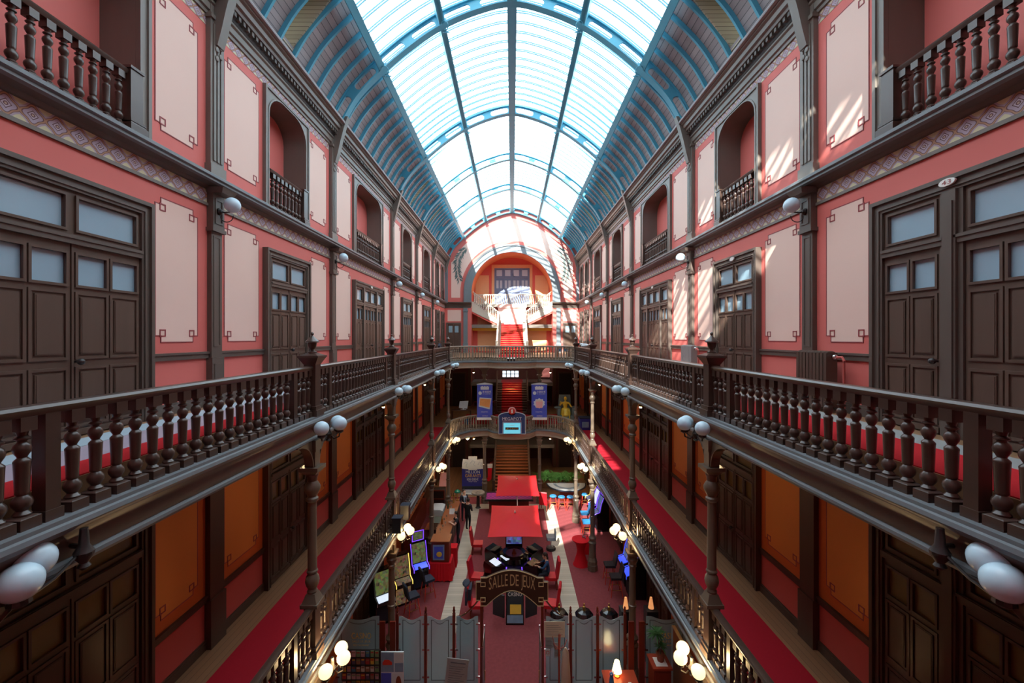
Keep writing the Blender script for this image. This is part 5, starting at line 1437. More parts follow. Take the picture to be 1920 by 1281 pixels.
slot('dark slot machine under the left gallery, nearest the camera', (-5.3, 17.2, ZG), .65, 'chrome', 'screen_game', 'screen_white', 'slot machines', False)
for i, y in enumerate((25.4, 26.5, 27.6)):
    slot('far right slot machine against the wall, %s of its row' % ['nearest', 'middle', 'farthest'][i], (5.35, y, ZG), -HP*.95, ['neon_violet', 'neon_violet', 'neon_yellow'][i], ['screen_blue', 'screen_white', 'screen_game'][i], 'screen_blue', 'slot machines')
slot('blue lit slot machine by the near right column, farther one', (5.52, 19.9, ZG), -HP, 'neon_blue', 'screen_blue', 'neon_blue', 'slot machines', False)
slot('blue lit slot machine by the near right column, nearer one', (5.5, 18.9, ZG), -HP, 'neon_blue', 'screen_warm', 'neon_blue', 'slot machines', False)

# ---- the bar on the left
t = thing('bar_counter', 'long wooden bar counter on the left, staff and guests beside it', 'counter', (-3.6, 24.2, ZG))
b = MB(); b.box(-.32, .28, -2.5, 2.6, 0, 1.22); b.build('front', ['redwood'], t)
b = MB(); b.box(-.4, .36, -2.56, 2.66, 1.22, 1.28); b.build('countertop', ['barwood'], t)
b = MB()
for i in range(6): b.box(.28, .30, -2.3+.82*i, -1.65+.82*i, .2, 1.05)
b.build('front_panels', ['woodlow'], t)
t = thing('back_bar', 'lit shelves of bottles on the left wall behind the bar', 'shelf', (-5.72, 25.0, ZG))
b = MB(); b.box(-.25, .2, -2.2, 2.2, 0, 1.2); b.box(-.25, -.2, -2.2, 2.2, 1.2, 2.9); b.build('cabinet', ['redwood'], t)
for z in (1.55, 2.1, 2.65):
    b = MB(); b.box(-.2, .12, -2.1, 2.1, z, z+.035); b.build('shelf_board', ['barwood'], t); b = MB(); b.box(-.19, -.17, -2.1, 2.1, z+.04, z+.14); b.build('shelf_light', ['back_bar_glow'], t)
random.seed(12)
mat('bottle_green', sr(40, 70, 40), .15, .1); mat('bottle_amber', sr(150, 84, 30), .15, .1); mat('bottle_clear', sr(190, 200, 200), .12, .05)
bm_ = {}
for c in ('bottle_green', 'bottle_amber', 'bottle_clear'):
    b = MB(); b.lathe([(.045, 0), (.05, .02), (.05, .24), (.02, .32), (.018, .40)], 8); bm_[c] = b.mesh('bottle', c)
for r_, z in enumerate((1.585, 2.135)):
    for i in range(11):
        c = random.choice(list(bm_)); o = link(bm_[c], 'bottle', None, (-5.72, 23.1+.36*i, ZG+z)); tag(o, '%s bottle on the %s shelf behind the bar, %s from the camera end' % (c[7:], ['lower', 'middle'][r_], (ORD+['eighth', 'ninth', 'tenth', 'eleventh'])[i] if i < 7 else ['eighth', 'ninth', 'tenth', 'eleventh'][i-7]), 'bottle', 'bottles behind the bar')
t = thing('ice_chest', 'white box with rounded lid on the work side of the bar', 'box', (-4.46, 25.4, ZG)); b = MB(); b.box(-.36, .36, -.5, .5, 0, 1.2); b.build('body', ['pale'], t); b = MB(); b.prism([(-.38, 1.2), (.38, 1.2), (.36, 1.3), (.2, 1.36), (-.3, 1.36), (-.38, 1.3)], 1, -.52, .52); b.build('lid', ['pale'], t)
t = thing('bottle_crates', 'grey green stack of drinks crates behind the bar', 'crates', (-4.25, 24.0, ZG))
for i in range(4): b = MB(); b.box(-.3, .3, -.45, .45, .3*i+.005, .3*i+.27); b.build('crate', ['crate'], t)
t = thing('coffee_machine', 'shiny coffee machine on the work side of the bar', 'coffee machine', (-4.3, 22.6, ZG)); b = MB(); b.box(-.35, .35, -.45, .45, 0, 1.0); b.build('cabinet', ['black'], t); b = MB(); b.box(-.3, .3, -.4, .4, 1.0, 1.42); b.build('body', ['chrome'], t); b = MB(); b.lathe([(.07, 1.42), (.07, 1.6), (.1, 1.62)], 10, (0, .15, 0)); b.build('hopper', ['brass'], t)
t = thing('beer_tap', 'brass beer tap tower on the bar counter', 'tap', (-3.62, 26.2, ZG+1.28)); b = MB(); b.lathe([(.08, 0), (.05, .05), (.045, .45), (.06, .5)], 12); b.build('column', ['brass'], t); b = MB(); b.tube([(-.2, 0, .42), (.2, 0, .42)], .04, 8); b.build('crossbar', ['brass'], t)
for x in (-.15, 0, .15): b = MB(); b.tube([(x, -.04, .42), (x, -.08, .62)], .015, 6); b.build('handle', ['black'], t)
t = thing('bankers_lamp', 'green shaded lamp at the far end of the bar counter', 'lamp', (-3.45, 26.6, ZG+1.28)); b = MB(); b.lathe([(.1, 0), (.1, .03), (.02, .05), (.02, .5)], 10); b.build('stem', ['brass'], t); b = MB(); b.lathe([(.2, .5), (.18, .58), (.08, .66), (.02, .68)], 14); b.build('shade', ['greenlamp'], t)
t = thing('menu_card', 'white folded card standing on the bar counter', 'card', (-3.5, 24.6, ZG+1.28)); b = MB(); b.prism([(-.12, 0), (-.11, 0), (.0, .26), (.11, 0), (.12, 0), (0, .29)], 0, -.15, .15); b.build('card', ['paper'], t)
t = thing('display_case', 'wooden display case with a blue framed picture at the near end of the bar', 'case', (-3.42, 20.4, ZG+.86)); b = MB(); b.box(-.42, .42, -.35, .35, 0, .96); b.build('body', ['redwood'], t); b = MB(); b.box(-.46, .46, -.4, .4, .96, 1.0); b.build('top', ['barwood'], t)
b = MB(); b.box(-.34, .2, -.37, -.35, .1, .82); fr_ = b.build('picture_frame', ['greyblue_print'], t); b = MB(); b.box(-.28, .14, -.378, -.37, .18, .74); b.build('picture', ['royal_light'], fr_); b = MB(); b.sphere((-.04, -.38, .38), .13, 12, 8, (1, .1, 1)); b.build('picture_emblem', ['yellow_print'], fr_)
t = thing('draped_side_table', 'table under a pleated red cloth carrying the display case', 'table', (-3.42, 20.4, ZG))
b = MB(); n = 48; top = []; bot = []
for i in range(n):
    a = 2*math.pi*i/n; c, s = math.cos(a), math.sin(a); k = 1/max(abs(c)/.52, abs(s)/.45); w = 1+.06*(i % 2)
    top.append((c*k, s*k, .84)); bot.append((c*k*1.12*w, s*k*1.12*w, .02+.03*(i % 3)))
b.add(top+bot, [(i, (i+1) % n, n+(i+1) % n, n+i) for i in range(n)]+[tuple(range(n))]); b.build('tablecloth', ['redcloth'], t, 20)
b = MB(); b.box(-.44, .44, -.38, .38, .8, .835); b.build('tabletop', ['barwood'], t)
b = MB(); b.M = T((-2.98, 21.35, ZG)); b.box(-.2, .2, -.25, .25, .02, 1.0); tag(b.build('red_pouf', ['redcloth']), 'red cloth covered stand between the display case and the bar', 'stand')
t = thing('lectern_board', 'slanted menu board on a tall stand at the far end of the bar', 'menu board', (-4.6, 28.6, ZG)); b = MB(); b.box(-.06, .06, -.06, .06, 0, 1.9); b.box(-.25, .25, -.2, .2, 0, .06); b.build('post', ['barwood'], t); b = MB(M=T((0, 0, 1.9)) @ Matrix.Rotation(.8, 4, 'X')); b.box(-.3, .3, -.5, .5, 0, .04); b.build('board', ['pinkish'], t)
t = thing('black_cabinet', 'low black cabinet with open front behind the bar under the left gallery', 'cabinet', (-4.9, 28.0, ZG)); b = MB(); b.box(-.45, .45, -.3, .3, 0, 1.5); b.build('body', ['black'], t); b = MB(); b.prism(rect(-.47, .47, .9, 1.52), 1, -.34, -.3, [rect(-.4, .4, .97, 1.45)]); b.build('frame', ['redwood'], t)

gm = MB(); gm.lathe([(.035, 0), (.035, .006), (.006, .012), (.006, .08), (.04, .13), (.045, .2), (.04, .2), (.034, .14), (.01, .09)], 10, closed=False); gme = gm.mesh('wine_glass', 'windowglass')
for i in range(8):
    o = link(gme, 'wine_glass', None, (-3.78+.07*(i % 3), 22.2+.42*i+(.9 if i > 4 else 0), ZG+1.28)); tag(o, 'small stemmed glass on the bar counter, %s from the camera end' % (ORD+['eighth'])[i], 'glass', 'glasses on the bar counter')
for i, (y, c) in enumerate(((25.3, 'bottle_green'), (25.55, 'bottle_amber'), (23.2, 'bottle_amber'))):
    o = link(bm_[c], 'bottle', None, (-3.85, y, ZG+1.28)); tag(o, '%s bottle standing on the bar counter itself, %s from the camera end' % (c[7:], ['second', 'third', 'first'][i]), 'bottle', 'bottles on the bar counter')
# ---- tall poster, ferns, stocking at the foot of the stair
t = thing('poster_board', 'large blue lottery style poster with three white cards on top, left of the stair', 'poster', (-2.9, 31.2, ZG))
b = MB(); b.box(-.80, .80, -.04, .04, .3, 2.35); b.build('board', ['royal'], t); b = MB(); b.box(-.84, .84, -.25, .25, 0, .06); b.box(-.7, .7, -.05, .0, .06, .3); b.build('foot', ['pale'], t)
for x, z, a in ((-.52, 2.25, .12), (.52, 2.25, -.12), (0, 2.35, 0)):
    b = MB(M=T((x, -.06-(.02 if not a else 0), z)) @ Matrix.Rotation(a, 4, 'Y')); w_ = .32 if not a else .24; h_ = .6 if not a else .42; b.box(-w_, w_, -.012, .012, -h_, h_*.7); cd = b.build('card', ['paper'], t)
    b = MB(M=T((x, -.08-(.02 if not a else 0), z)) @ Matrix.Rotation(a, 4, 'Y')); b.tube([(-w_*.6, 0, -.1), (-.1*w_, 0, .1), (.5*w_, 0, .05), (.2*w_, 0, -.2), (.7*w_, 0, -.3)], .012, 5); b.build('squiggle', ['greyblue_print'], cd)
b = MB(); text(b, 'MILLION', -.52, .52, 1.5, 1.72, -.05, None, .08); b.build('headline', ['pale'], t, 0); b = MB(); text(b, 'GARANTI', -.56, .56, 1.22, 1.45, -.05, None, .08); b.build('headline', ['yellow_print'], t, 0); b = MB(); text(b, '100 000€', -.42, .42, .98, 1.15, -.05, None, .08); text(b, 'POUR TOUS', -.3, .3, .86, .93, -.05, None, .1); b.build('small_text', ['pale'], t, 0); b = MB(); b.box(-.78, .78, -.05, -.04, .34, .55); text(b, 'JEU', -.15, .15, .40, .5, -.055); b.build('band', ['ad_dark'], t)
t = thing('christmas_stocking', 'red stocking with white cuff hanging by the ground floor stair', 'stocking', (-1.62, 30.72, ZG+1.05)); b = MB(); b.prism([(-.14, .25), (.12, .2), (.16, 1.0), (-.14, 1.0)], 1, -.06, .06); b.prism([(-.14, .25), (.12, .2), (-.05, .02), (-.34, .1), (-.34, .2)], 1, -.06, .06); b.build('sock', ['redcloth'], t); b = MB(); b.box(-.17, .2, -.08, .08, 1.0, 1.28); b.build('cuff', ['white'], t); b = MB(); b.tube([(0, .0, 1.28), (.1, .1, 1.4), (.24, .2, 1.36)], .012, 5); b.build('loop', ['redcloth'], t)
def leaves(mb, c, n, L, w, zlo, droop, seed, rx=0, ry=0):
    random.seed(seed)
    for i in range(n):
        a = random.uniform(0, 6.283); l = L*random.uniform(.6, 1.1); base = Vector(c)+Vector((random.uniform(-rx, rx), random.uniform(-ry, ry), 0)); up = random.uniform(zlo, 1.2)
        d = Vector((math.cos(a), math.sin(a), up)).normalized(); sd = Vector((-math.sin(a), math.cos(a), 0))*w; pts = []
        for k in range(5):
            q = k/4; p = base+d*l*q+Vector((0, 0, -droop*q*q*l)); ww = (0.35, 1, .9, .6, .05)[k]; pts += [p-sd*ww, p+sd*ww]
        mb.add(pts, [(2*k, 2*k+1, 2*k+3, 2*k+2) for k in range(4)])
t = thing('fern_planter', 'long wooden planter full of green ferns right of the stair', 'planter', (3.5, 32.7, ZG))
b = MB(); b.box(-1.3, 1.3, -.4, .4, 0, .62); b.build('trough', ['planterwood'], t)
b = MB()
for i in range(9): leaves(b, (-1.1+.275*i, 0, .6), 52, 1.35, .06, .5, .5, 20+i, .2, .3)
b.build('ferns', ['foliage'], t, 60)
t = thing('black_pot', 'black square pot at the foot of the column by the ferns', 'pot', (3.75, 31.2, ZG)); b = MB(); b.frustum((0, 0), .18, .22, 0, .7); b.build('pot', ['black'], t); b = MB(); b.box(-.24, .24, -.24, .24, .7, .76); b.build('rim', ['black'], t)

# ================================================================== the entrance screen
YP = 13.9
def panel(label, x0, x1, grp='frosted glass panels of the entrance screen', logo=False):
    xc = (x0+x1)/2; w_ = (x1-x0)/2
    t = thing('glass_panel', label, 'glass panel', (xc, YP, ZG), 0, grp)
    def outl(e): 
        n = 14; return [(-w_+e, .12+e), (w_-e, .12+e)]+[((w_-e)*(1-2*i/n), 2.36-e-.13*math.sin(math.pi*min(1, max(0, (i/n-.12)/.76)))) for i in range(n+1)]
    b = MB(); b.prism(outl(0), 1, -.008, .008); b.build('glass', ['frost'], t)
    b = MB(); b.prism(outl(.12), 1, -.013, -.006, [outl(.14)]); b.build('etched_line', ['inkblack'], t)
    b = MB()
    for x in (-w_, w_):
        for z in (.35, 1.25, 2.1): b.cbox((x, 0, z), (.12, .04, .05))
    b.build('clip', ['chrome'], t)
    if logo:
        b = MB(); s_ = w_; text(b, 'CASINO', -.32+logo*.1, .32+logo*.1, 1.62, 1.82, -.016, None, .1); text(b, 'BARRIERE' if 0 else 'SALLE DE JEUX', -.3+logo*.1, .3+logo*.1, 1.5, 1.57, -.016, None, .12); text(b, 'RESTAURANT', -.26+logo*.1, .26+logo*.1, 1.38, 1.44, -.016, None, .12); b.build('gold_lettering', ['gold'], t, 0)
    return t
for i, (x0, x1) in enumerate(((-3.73, -2.9), (-2.79, -1.97), (-1.84, -1.12))): panel('frosted glass screen panel left of the entrance, %s from the left' % ORD[i], x0, x1)
for i, (x0, x1) in enumerate(((1.12, 1.86), (1.98, 2.77), (2.87, 3.67))): panel('frosted glass screen panel right of the entrance, %s from the entrance' % ORD[i], x0, x1)
panel('wide amber lit glass panel with CASINO lettering, far left of the screen', -5.75, -4.38, logo=1); panel('wide dark glass panel with CASINO lettering, far right of the screen', 4.42, 5.75, logo=1)
for i, x in enumerate((-3.78, -2.845, -1.915, 1.93, 2.82, 3.72)):
    t = thing('screen_post', 'turned wooden post of the glass screen, %s from the left' % ORD[i], 'post', (x, YP, ZG), 0, 'posts of the glass screen')
    b = MB(); b.box(-.045, .045, -.045, .045, 0, 2.42); b.build('post', ['redwood'], t); b = MB(); b.lathe([(.05, 2.42), (.055, 2.45), (.03, 2.48), (.05, 2.54), (.03, 2.59), (.036, 2.64), (.01, 2.68)], 10); b.build('finial', ['redwood'], t)
for sx in (-1, 1):
    for k in (0, 1):
        x = sx*(4.2 if k else 3.86); b = MB(); b.M = T((x, YP-.25, ZG)); b.box(-.05 if k else -.04, .1 if k else .06, -.06, .6, 0, 2.4) if False else b.box(-.09, .09, -.03, .03, 0, 2.35)
        b.box(-.11, .11, -.045, .045, 0, .2); tag(b.build('wood_panel', ['redwood']), 'red brown wooden casing board %s the screen column, %s side' % (['inside', 'outside'][k], SIDE[sx]), 'board', 'casing boards at the screen columns')
    t = thing('entrance_door', 'open glass door leaf at the %s side of the entrance passage' % SIDE[sx], 'door', (sx*.9, 13.3, ZG)); b = MB(); b.box(-.01, .01, -.5, .5, .05, 2.1); b.build('glass', ['frost'], t); b = MB(); b.box(-.02, .02, .44, .5, .05, 2.15); b.box(-.02, .02, -.5, -.46, .05, 2.15); b.build('stile', ['chrome'], t)
    b = MB(); b.tube([(-sx*.06, -.2, .9), (-sx*.06, -.2, 1.2)], .015, 6); b.build('pull', ['brass'], t)
for i, x in enumerate((1.78, 2.72, 3.66)):
    t = thing('faceted_bowl', 'black faceted bowl with brass cap behind the right glass panels, %s from the entrance' % ORD[i], 'bowl', (x, 15.9, ZG), 0, 'black faceted bowls')
    b = MB(); b.lathe([(.05, .78), (.22, .86), (.34, 1.02), (.35, 1.1), (.26, 1.22), (.08, 1.26)], 9); b.build('bowl', ['blackgloss'], t, 5); b = MB(); b.lathe([(.06, 1.26), (.055, 1.4), (.03, 1.42), (.03, 1.5), (.01, 1.52)], 10); b.build('cap', ['brass'], t); b = MB(); b.lathe([(.22, 0), (.2, .03), (.03, .06), (.03, .8)], 14); b.build('pedestal', ['iron'], t)
# brochure rack
t = thing('brochure_rack', 'black brochure rack in front of the amber glass panel, bottom left', 'rack', (-4.75, 13.35, ZG)); b = MB(); b.box(-.62, .58, -.03, .03, .2, 1.65); b.box(-.62, .58, -.2, .2, 0, .06); b.box(-.05, .05, -.02, .06, .06, .3); b.build('board', ['black'], t)
b = MB()
for r_ in range(6): b.box(-.6, .56, -.1, -.03, .28+.235*r_, .30+.235*r_)
b.build('shelf_lips', ['iron'], t)
bc = [sr(170, 60, 60), sr(200, 200, 196), sr(120, 150, 110), sr(214, 180, 70), sr(70, 110, 150), sr(150, 110, 90), sr(90, 80, 110), sr(190, 150, 160)]; bn = ['red', 'white', 'green', 'yellow', 'blue', 'tan', 'violet', 'pink']
for k, c in enumerate(bc): mat('leaflet%d' % k, c, .5, .35, 18)
random.seed(5)
for r_ in range(6):
    for c_ in range(8):
        k = random.randrange(8); b = MB(); w_ = random.uniform(.052, .064); h_ = random.uniform(.16, .2); b.box(-w_, w_, -.008, .008, 0, h_); b.use(1).box(-w_*.8, w_*.8, -.0095, -.008, h_*.62, h_*.85)
        o = b.build('brochure', ['leaflet%d' % k, 'leaflet%d' % ((k+1+r_) % 8)]); o.location = (-4.75-.54+.147*c_, 13.29, ZG+.302+.235*r_)
        tag(o, '%s brochure, %s row from the top and %s from the left, on the black rack' % (bn[k], ORD[5-r_], ORD[c_] if c_ < 7 else 'eighth'), 'brochure', 'brochures on the black rack')
t = thing('picture_board', 'standing board with four pictures, one of a red oval object, left of the screen', 'board', (-3.78, 13.32, ZG)); b = MB(); b.box(-.36, .36, -.02, .02, .12, 1.62); b.build('board', ['pale'], t); b = MB(); b.box(-.36, .36, -.15, .15, 0, .1); b.box(-.03, .03, -.02, .03, .1, .2); b.build('foot', ['iron'], t)
for nm_, (x0, x1, z0, z1), m_ in (('car_picture', (-.35, .05, 1.0, 1.6), 'greyblue_print'), ('white_notice', (.08, .35, 1.3, 1.6), 'paper'), ('grey_notice', (.08, .35, 1.0, 1.27), 'greyblue_print'), ('sky_picture', (-.35, -.03, .2, .96), 'royal_light'), ('food_picture', (0, .35, .2, .96), 'paper')):
    b = MB(); b.box(x0, x1, -.03, -.02, z0, z1); pc = b.build(nm_, [m_], t)
    if nm_ == 'food_picture': b = MB(); b.sphere((.2, -.03, .62), .12, 14, 10, (.75, .08, 2.1)); b.build('red_oval', ['terracotta'], pc)
    if nm_ == 'car_picture': b = MB(); b.prism([(-.3, 1.22), (0, 1.22), (0, 1.3), (-.1, 1.38), (-.24, 1.38), (-.3, 1.3)], 1, -.036, -.03); b.build('car', ['redlegs'], pc)
t = thing('notice_stand', 'tilted clear board with a printed notice on a stand left of the entrance', 'notice', (-1.85, 12.9, ZG)); Mn = T((0, 0, .0)) @ Matrix.Rotation(.12, 4, 'Y')
b = MB(M=Mn); b.box(-.33, .33, -.01, .01, .5, 1.72); bd = b.build('board', ['stripgrey'], t); b = MB(M=Mn); b.box(-.22, .24, -.016, -.01, 1.58, 1.615)
for i in range(13): b.box(-.24, .24-.12*((i*7) % 3)/2, -.016, -.01, 1.48-.07*i, 1.495-.07*i)
b.build('print_lines', ['inkgrey'], bd); b = MB(); b.box(-.03, .03, -.02, .02, 0, .6); b.box(-.22, .22, -.18, .18, 0, .03); b.build('foot', ['iron'], t); b = MB(M=Mn); b.sphere((-.26, -.03, .86), .035, 10, 8); b.build('brass_knob', ['brass'], bd)
for nm_, lab, (x0, x1, z0, z1), m_ in (('notice_sheet', 'large pale notice at the top of the first panel right of the entrance', (1.06, 1.74, 1.68, 2.2), 'cream'), ('notice_sheet', 'grey notice below the large pale one on the same glass panel', (1.1, 1.36, 1.32, 1.66), 'stripgrey'), ('notice_sheet', 'small prohibition notice with red ring on the glass panel', (1.1, 1.25, 1.06, 1.29), 'paper'), ('notice_sheet', 'narrow pale notice behind the coat stand', (1.4, 1.58, 1.0, 1.5), 'stripgrey')):
    t = thing(nm_, lab, 'notice', ((x0+x1)/2, YP-.03, ZG+z0), 0, 'notices on the glass panel'); w_ = (x1-x0)/2; h_ = z1-z0
    b = MB(); b.box(-w_, w_, -.008, .008, 0, h_); b.build('sheet', [m_], t); b = MB()
    if 'prohibition' in lab: b.lathe([(.055, .0), (.055, .006)], 16, (0, -.008, h_*.55), M=Matrix.Rotation(HP, 4, 'X')); b.build('ring', ['redlegs'], t); b = MB(); b.lathe([(.04, .006), (.04, .008)], 16, (0, -.008, h_*.55), M=Matrix.Rotation(HP, 4, 'X')); b.build('ring_centre', ['paper'], t)
    else:
        for i in range(6): b.box(-w_*.8, w_*(.8-.2*(i % 3)), -.0105, -.008, h_*(.15+.12*i), h_*(.15+.12*i)+.012)
        b.build('print_lines', ['inkgrey'], t)
t = thing('coat_stand', 'wooden coat stand with curved hooks right of the entrance', 'coat stand', (1.47, 13.15, ZG)); b = MB(); b.lathe([(.03, .05), (.03, 1.6), (.045, 1.65), (.03, 1.7), (.035, 2.1), (.02, 2.2), (.03, 2.24), (.008, 2.3)], 10); b.build('pole', ['cherry'], t)
for i in range(5): a = i*2*math.pi/5; c, s = math.cos(a), math.sin(a); b = MB(); b.tube([(c*.03, s*.03, 1.85), (c*.14, s*.14, 1.88), (c*.2, s*.2, 2.0), (c*.24, s*.24, 2.12)], .012, 6); b.build('hook', ['cherry'], t)
for i in range(4): a = i*HP+.4; b = MB(); b.tube([(0, 0, .25), (math.cos(a)*.18, math.sin(a)*.18, .2), (math.cos(a)*.3, math.sin(a)*.3, .02)], .02, 6); b.build('foot', ['cherry'], t)
b = MB(); b.M = T((1.66, 13.08, ZG)); n = 18
ring_ = lambda rx, ry, z, ph: [(rx*math.cos(2*math.pi*i/n)*(1+.1*math.sin(5*2*math.pi*i/n+ph)), ry*math.sin(2*math.pi*i/n)*(1+.1*math.sin(4*2*math.pi*i/n)), z) for i in range(n)]
lv = [ring_(.03, .03, 1.92, 0), ring_(.10, .07, 1.76, .3), ring_(.13, .09, 1.3, .9), ring_(.15, .1, .8, 1.9), ring_(.14, .1, .35, 2.6)]
b.add([p for l_ in lv for p in l_], [(k*n+i, k*n+(i+1) % n, (k+1)*n+(i+1) % n, (k+1)*n+i) for k in range(4) for i in range(n)]+[tuple(range(n)), tuple(4*n+i for i in range(n))])
tag(b.build('coat', ['coat_beige']), 'long beige coat hanging on the coat stand', 'coat')
# reception desk, lamp, plant cabinet on the right
t = thing('reception_desk', 'red brown desk with a lit lamp, bottom right of the entrance', 'desk', (3.38, 13.0, ZG)); b = MB(); b.box(-.52, .52, -.5, .5, .86, .9); b.build('desktop', ['cherry'], t); b = MB(); b.box(-.48, .48, .42, .46, .1, .86); b.build('modesty_panel', ['redwood'], t)
for x in (-.46, .46):
    for y in (-.44, .44): b = MB(); b.box(x-.03, x+.03, y-.03, y+.03, 0, .86); b.build('leg', ['redwood'], t)
t = thing('table_lamp', 'small lit lamp with cream cone shade on the reception desk', 'lamp', (3.3, 13.25, ZG+.9)); b = MB(); b.lathe([(.09, 0), (.09, .03), (.025, .06), (.025, .2)], 14); b.build('base', ['brass'], t); b = MB(); b.lathe([(.15, .15), (.145, .17), (.075, .48)], 20, closed=False); b.lathe([(.0, .48), (.075, .48)], 20, closed=False); b.build('shade', ['lampshade'], t)
t = thing('desk_figurine', 'small blue and white figurine with a tuft on the reception desk', 'figurine', (3.06, 12.95, ZG+.9)); b = MB(); b.lathe([(.07, 0), (.08, .02), (.06, .2), (.04, .24)], 10); b.sphere((0, 0, .29), .06, 10, 8); b.build('body', ['blueseat'], t); b = MB(); leaves(b, (0, 0, .3), 18, .14, .012, .3, .2, 3); b.build('tuft', ['pinkish'], t)
t = thing('desk_clock', 'small round white dish on the reception desk', 'dish', (3.62, 12.9, ZG+.9)); b = MB(); b.lathe([(.05, 0), (.07, .04), (.06, .045), (.03, .02)], 14); b.build('dish', ['white'], t); b = MB(); b.lathe([(.028, .022), (.028, .026)], 12); b.build('dark_centre', ['black'], t)
t = thing('cabinet', 'red brown cabinet carrying the potted plant, right of the desk', 'cabinet', (4.62, 13.2, ZG)); b = MB(); b.box(-.26, .26, -.28, .28, .05, 1.36); b.build('body', ['redwood'], t); b = MB(); b.box(-.3, .3, -.32, .32, 1.36, 1.41); b.build('top', ['cherry'], t); b = MB(); b.box(-.22, .22, -.30, -.28, .15, 1.28); dr = b.build('door', ['redwood'], t); b = MB(); b.sphere((-.16, -.32, .95), .022, 8, 6); b.build('knob', ['chrome'], dr)
b = MB(); b.box(-.17, .19, -.2, .18, 0, .006); o = b.build('napkin', ['white']); o.location = (4.62, 13.18, ZG+1.41); tag(o, 'white mat under the potted plant', 'mat')
t = thing('potted_plant', 'green spiky leaved plant in a brown pot on the red brown cabinet', 'plant', (4.66, 13.22, ZG+1.417)); b = MB(); b.lathe([(.1, 0), (.13, .2), (.15, .22), (.15, .26), (.12, .26), (.11, .2)], 14); b.build('pot', ['terracotta'], t); b = MB(); b.tube([(0, 0, .2), (-.05, 0, .5), (-.12, .02, .85)], .016, 6); b.tube([(0, 0, .2), (.03, 0, .45)], .014, 6); b.build('stem', ['wood'], t); b = MB(); leaves(b, (-.12, .02, .85), 60, .36, .026, -.3, .35, 8, .03, .03); leaves(b, (.03, 0, .45), 34, .28, .022, -.1, .35, 9, .03, .03); b.build('leaves', ['foliage_dark'], t, 60)
t = thing('side_screen', 'tall wooden screen board running towards the camera, right of the plant', 'screen', (5.25, 12.7, ZG)); b = MB(); b.box(-.03, .03, -1.0, 1.0, .1, 2.15); b.build('board', ['barwood'], t); b = MB(); b.box(-.05, .05, -1.0, 1.0, 2.15, 2.19); b.build('top_edge', ['signgold'], t)
for y in (-1.0, 1.0): b = MB(); b.box(-.05, .05, y-.05, y+.05, 0, 2.15); b.build('end_post', ['stripwhite'], t)
for x, nm_ in ((4.05, 'inner'), (4.95, 'outer')):
    t = thing('cone_lamp', 'small orange lit cone lamp behind the right glass screen, %s one' % nm_, 'lamp', (x, 15.0, ZG)); b = MB(); b.box(-.2, .2, -.2, .2, 0, 1.9); b.build('stand', ['black'], t); b = MB(); b.lathe([(.1, 1.92), (.04, 2.3)], 12); b.build('shade', ['amber_shade'], t); b = MB(); b.lathe([(.12, 1.9), (.12, 1.93)], 12); b.build('base', ['chrome'], t)

t = thing('chair', 'chair with a dark navy jacket over it behind the upper left railing, far end', 'chair', (-4.5, 24.9, Z2+.012)); b = MB(); b.box(-.24, .24, -.24, .24, .4, .46); b.build('seat', ['wood'], t); b = MB(); b.box(.2, .26, -.22, .22, .46, .92); b.build('backrest', ['wood'], t)
for x in (-.2, .22):
    for y in (-.2, .2): b = MB(); b.box(x-.02, x+.02, y-.02, y+.02, 0, .4); b.build('leg', ['wood'], t)
b = MB(M=T((-4.5, 24.9, Z2+.012))); b.prism([(-.27, .5), (.27, .5), (.29, .85), (.16, 1.0), (-.16, 1.0), (-.29, .85)], 0, .17, .3); tag(b.build('jacket', ['navy']), 'dark navy jacket on the chair behind the upper left railing', 'jacket')
b = MB(); b.lathe([(.09, 0), (.09, .03), (.02, .05), (.02, 2.3), (.01, 2.32)], 10); o = b.build('white_pole', ['white']); o.location = (5.62, 26.75, Z2); tag(o, 'thin white pole standing by a far door on the upper right walkway', 'pole')
# ================================================================== people
figure('man in dark suit and tie standing at the far end of the bar', (-3.03, 26.6, ZG+.02), .5, stand(wrL=(.3, -.05, 1.0), wrR=(-.12, -.28, 1.18), elR=(-.27, -.02, 1.24), haR=(-.04, -.32, 1.2)), ['skin', 'navy', 'navy', 'shoe'])
t = [o for o in COL.objects if o.get('category') == 'person'][-1]
b = MB(); b.prism([(-.10, 1.56), (.10, 1.56), (.03, 1.12), (-.03, 1.12)], 1, -.20, -.11); b.build('shirt_front', ['shirt'], t); b = MB(); b.prism([(-.02, 1.5), (.02, 1.5), (.03, 1.24), (0, 1.2), (-.03, 1.24)], 1, -.215, -.15); b.build('tie', ['navy'], t)
figure('woman in black standing beside the suited man', (-2.62, 25.2, ZG+.02), 2.6, stand(elL=(.3, -.05, 1.24), wrL=(.12, -.22, 1.3), haL=(.05, -.24, 1.38), wrR=(-.16, -.22, 1.2), elR=(-.28, .0, 1.22), haR=(-.1, -.26, 1.24), face=(.3, -1, 0)), ['skin', 'darkcloth', 'darkcloth', 'shoe'])
figure('woman with long brown hair and bare arms leaning on the bar counter', (-2.98, 23.35, ZG+.02), -1.2, stand(chest=(0, -.08, 1.42), neck=(0, -.11, 1.6), headb=(0, -.13, 1.70), head=(0, -.14, 1.77), shL=(.19, -.1, 1.5), shR=(-.19, -.1, 1.5), elL=(.26, -.26, 1.27), elR=(-.26, -.26, 1.27), wrL=(.08, -.42, 1.36), wrR=(-.08, -.42, 1.36), haL=(.02, -.48, 1.38), haR=(-.02, -.48, 1.38), knL=(.12, -.05, .52), anL=(.14, -.1, .09), toL=(.15, -.26, .04), anR=(-.12, .12, .09), toR=(-.13, -.04, .04)), ['skin', 'darkcloth', 'darkcloth', 'shoe'], hairlen=.3, kind='bare')
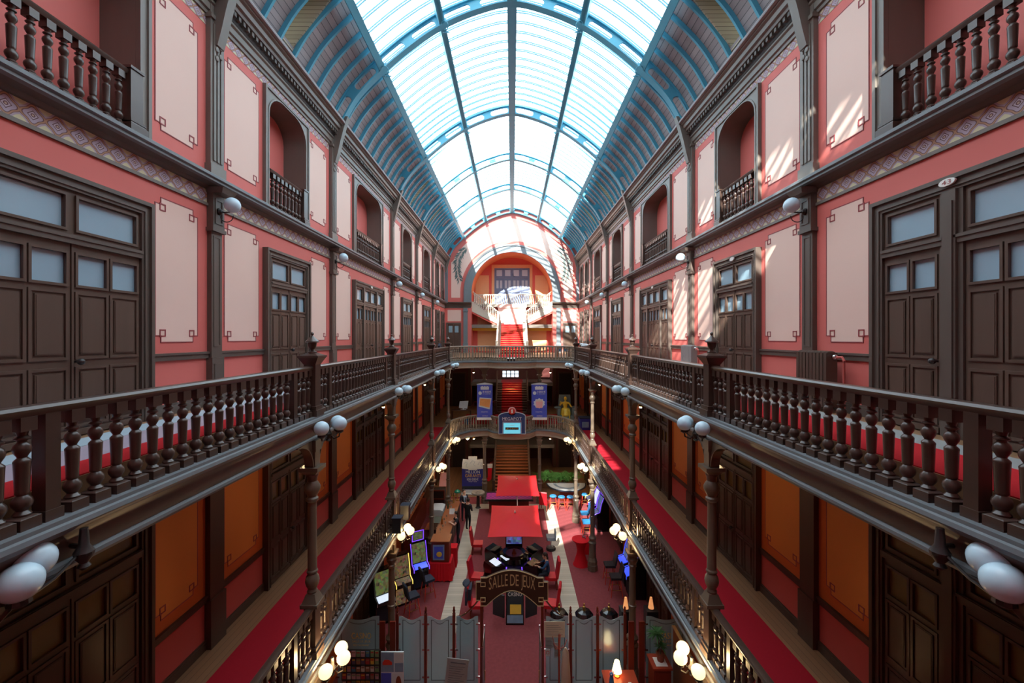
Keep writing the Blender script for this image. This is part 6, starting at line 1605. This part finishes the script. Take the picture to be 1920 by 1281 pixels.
sit = stand(pel=(0, .08, .66), spine=(0, .08, .86), chest=(0, .02, 1.09), neck=(0, -.03, 1.27), headb=(0, -.06, 1.36), head=(0, -.08, 1.44), shL=(.2, .0, 1.18), shR=(-.2, .0, 1.18), elL=(.27, -.2, .98), elR=(-.27, -.2, .98), wrL=(.15, -.42, 1.02), wrR=(-.15, -.42, 1.02), haL=(.13, -.5, 1.04), haR=(-.13, -.5, 1.04),
            hipL=(.11, .02, .64), hipR=(-.11, .02, .64), knL=(.14, -.44, .62), knR=(-.14, -.44, .62), anL=(.14, -.42, .1), anR=(-.14, -.42, .1), toL=(.15, -.58, .05), toR=(-.15, -.58, .05), face=(0, -1, -.35))
figure('person in a blue jacket seated on a red chair playing at the round terminal', (1.61, 19.5, ZG+.01), -HP, sit, ['skin', 'teal_jacket', 'navy', 'shoe'], hairlen=.05)
# ================================================================== light, camera
# added unseen blocks behind the viewer, shaped to shade the middle of the roof
mat('stucco', sr(190, 184, 170), 0.8, 0.1)
b = MB(); b.box(-24, 3.5, -20, -14, 36.0, 44.8); b.box(-36, -22, -24, -12, -12, 46); b.box(5.5, 18, -24, -12, -12, 46); b.box(3.4, 5.6, -20, -14, 36.0, 44.8)
struct(b.build('exterior_towers', ['stucco']))
w = bpy.data.worlds.new('World'); sc.world = w; w.use_nodes = True
bg = w.node_tree.nodes['Background']; bg.inputs['Color'].default_value = (0.88, 0.95, 1.0, 1); bg.inputs['Strength'].default_value = 5.3
sun = bpy.data.lights.new('Sun', 'SUN'); sun.energy = 26; sun.angle = math.radians(0.6); sun.color = (1.0, 0.93, 0.82)
so = bpy.data.objects.new('Sun', sun); COL.objects.link(so)
d = Vector((0.30, 1.05, -1.0))
so.rotation_euler = d.to_track_quat('-Z', 'Y').to_euler(); so.location = (-10, -20, 30)
cam = bpy.data.cameras.new('Camera'); co_ = bpy.data.objects.new('Camera', cam); COL.objects.link(co_)
co_.location = (0, 0, 0); co_.rotation_euler = (math.pi/2, 0, 0)
cam.sensor_width = 36; cam.lens = F/1920*36; cam.shift_y = (V0-640.5)/1920; cam.clip_start = 0.05; cam.clip_end = 300
sc.camera = co_
sc.view_settings.view_transform = 'Standard'; sc.view_settings.look = 'None'; sc.view_settings.gamma = 1; sc.view_settings.exposure = 0.0
sc.cycles.use_denoising = True
sc.cycles.max_bounces = 8; sc.cycles.diffuse_bounces = 5; sc.cycles.transparent_max_bounces = 12
sc.cycles.sample_clamp_indirect = 6
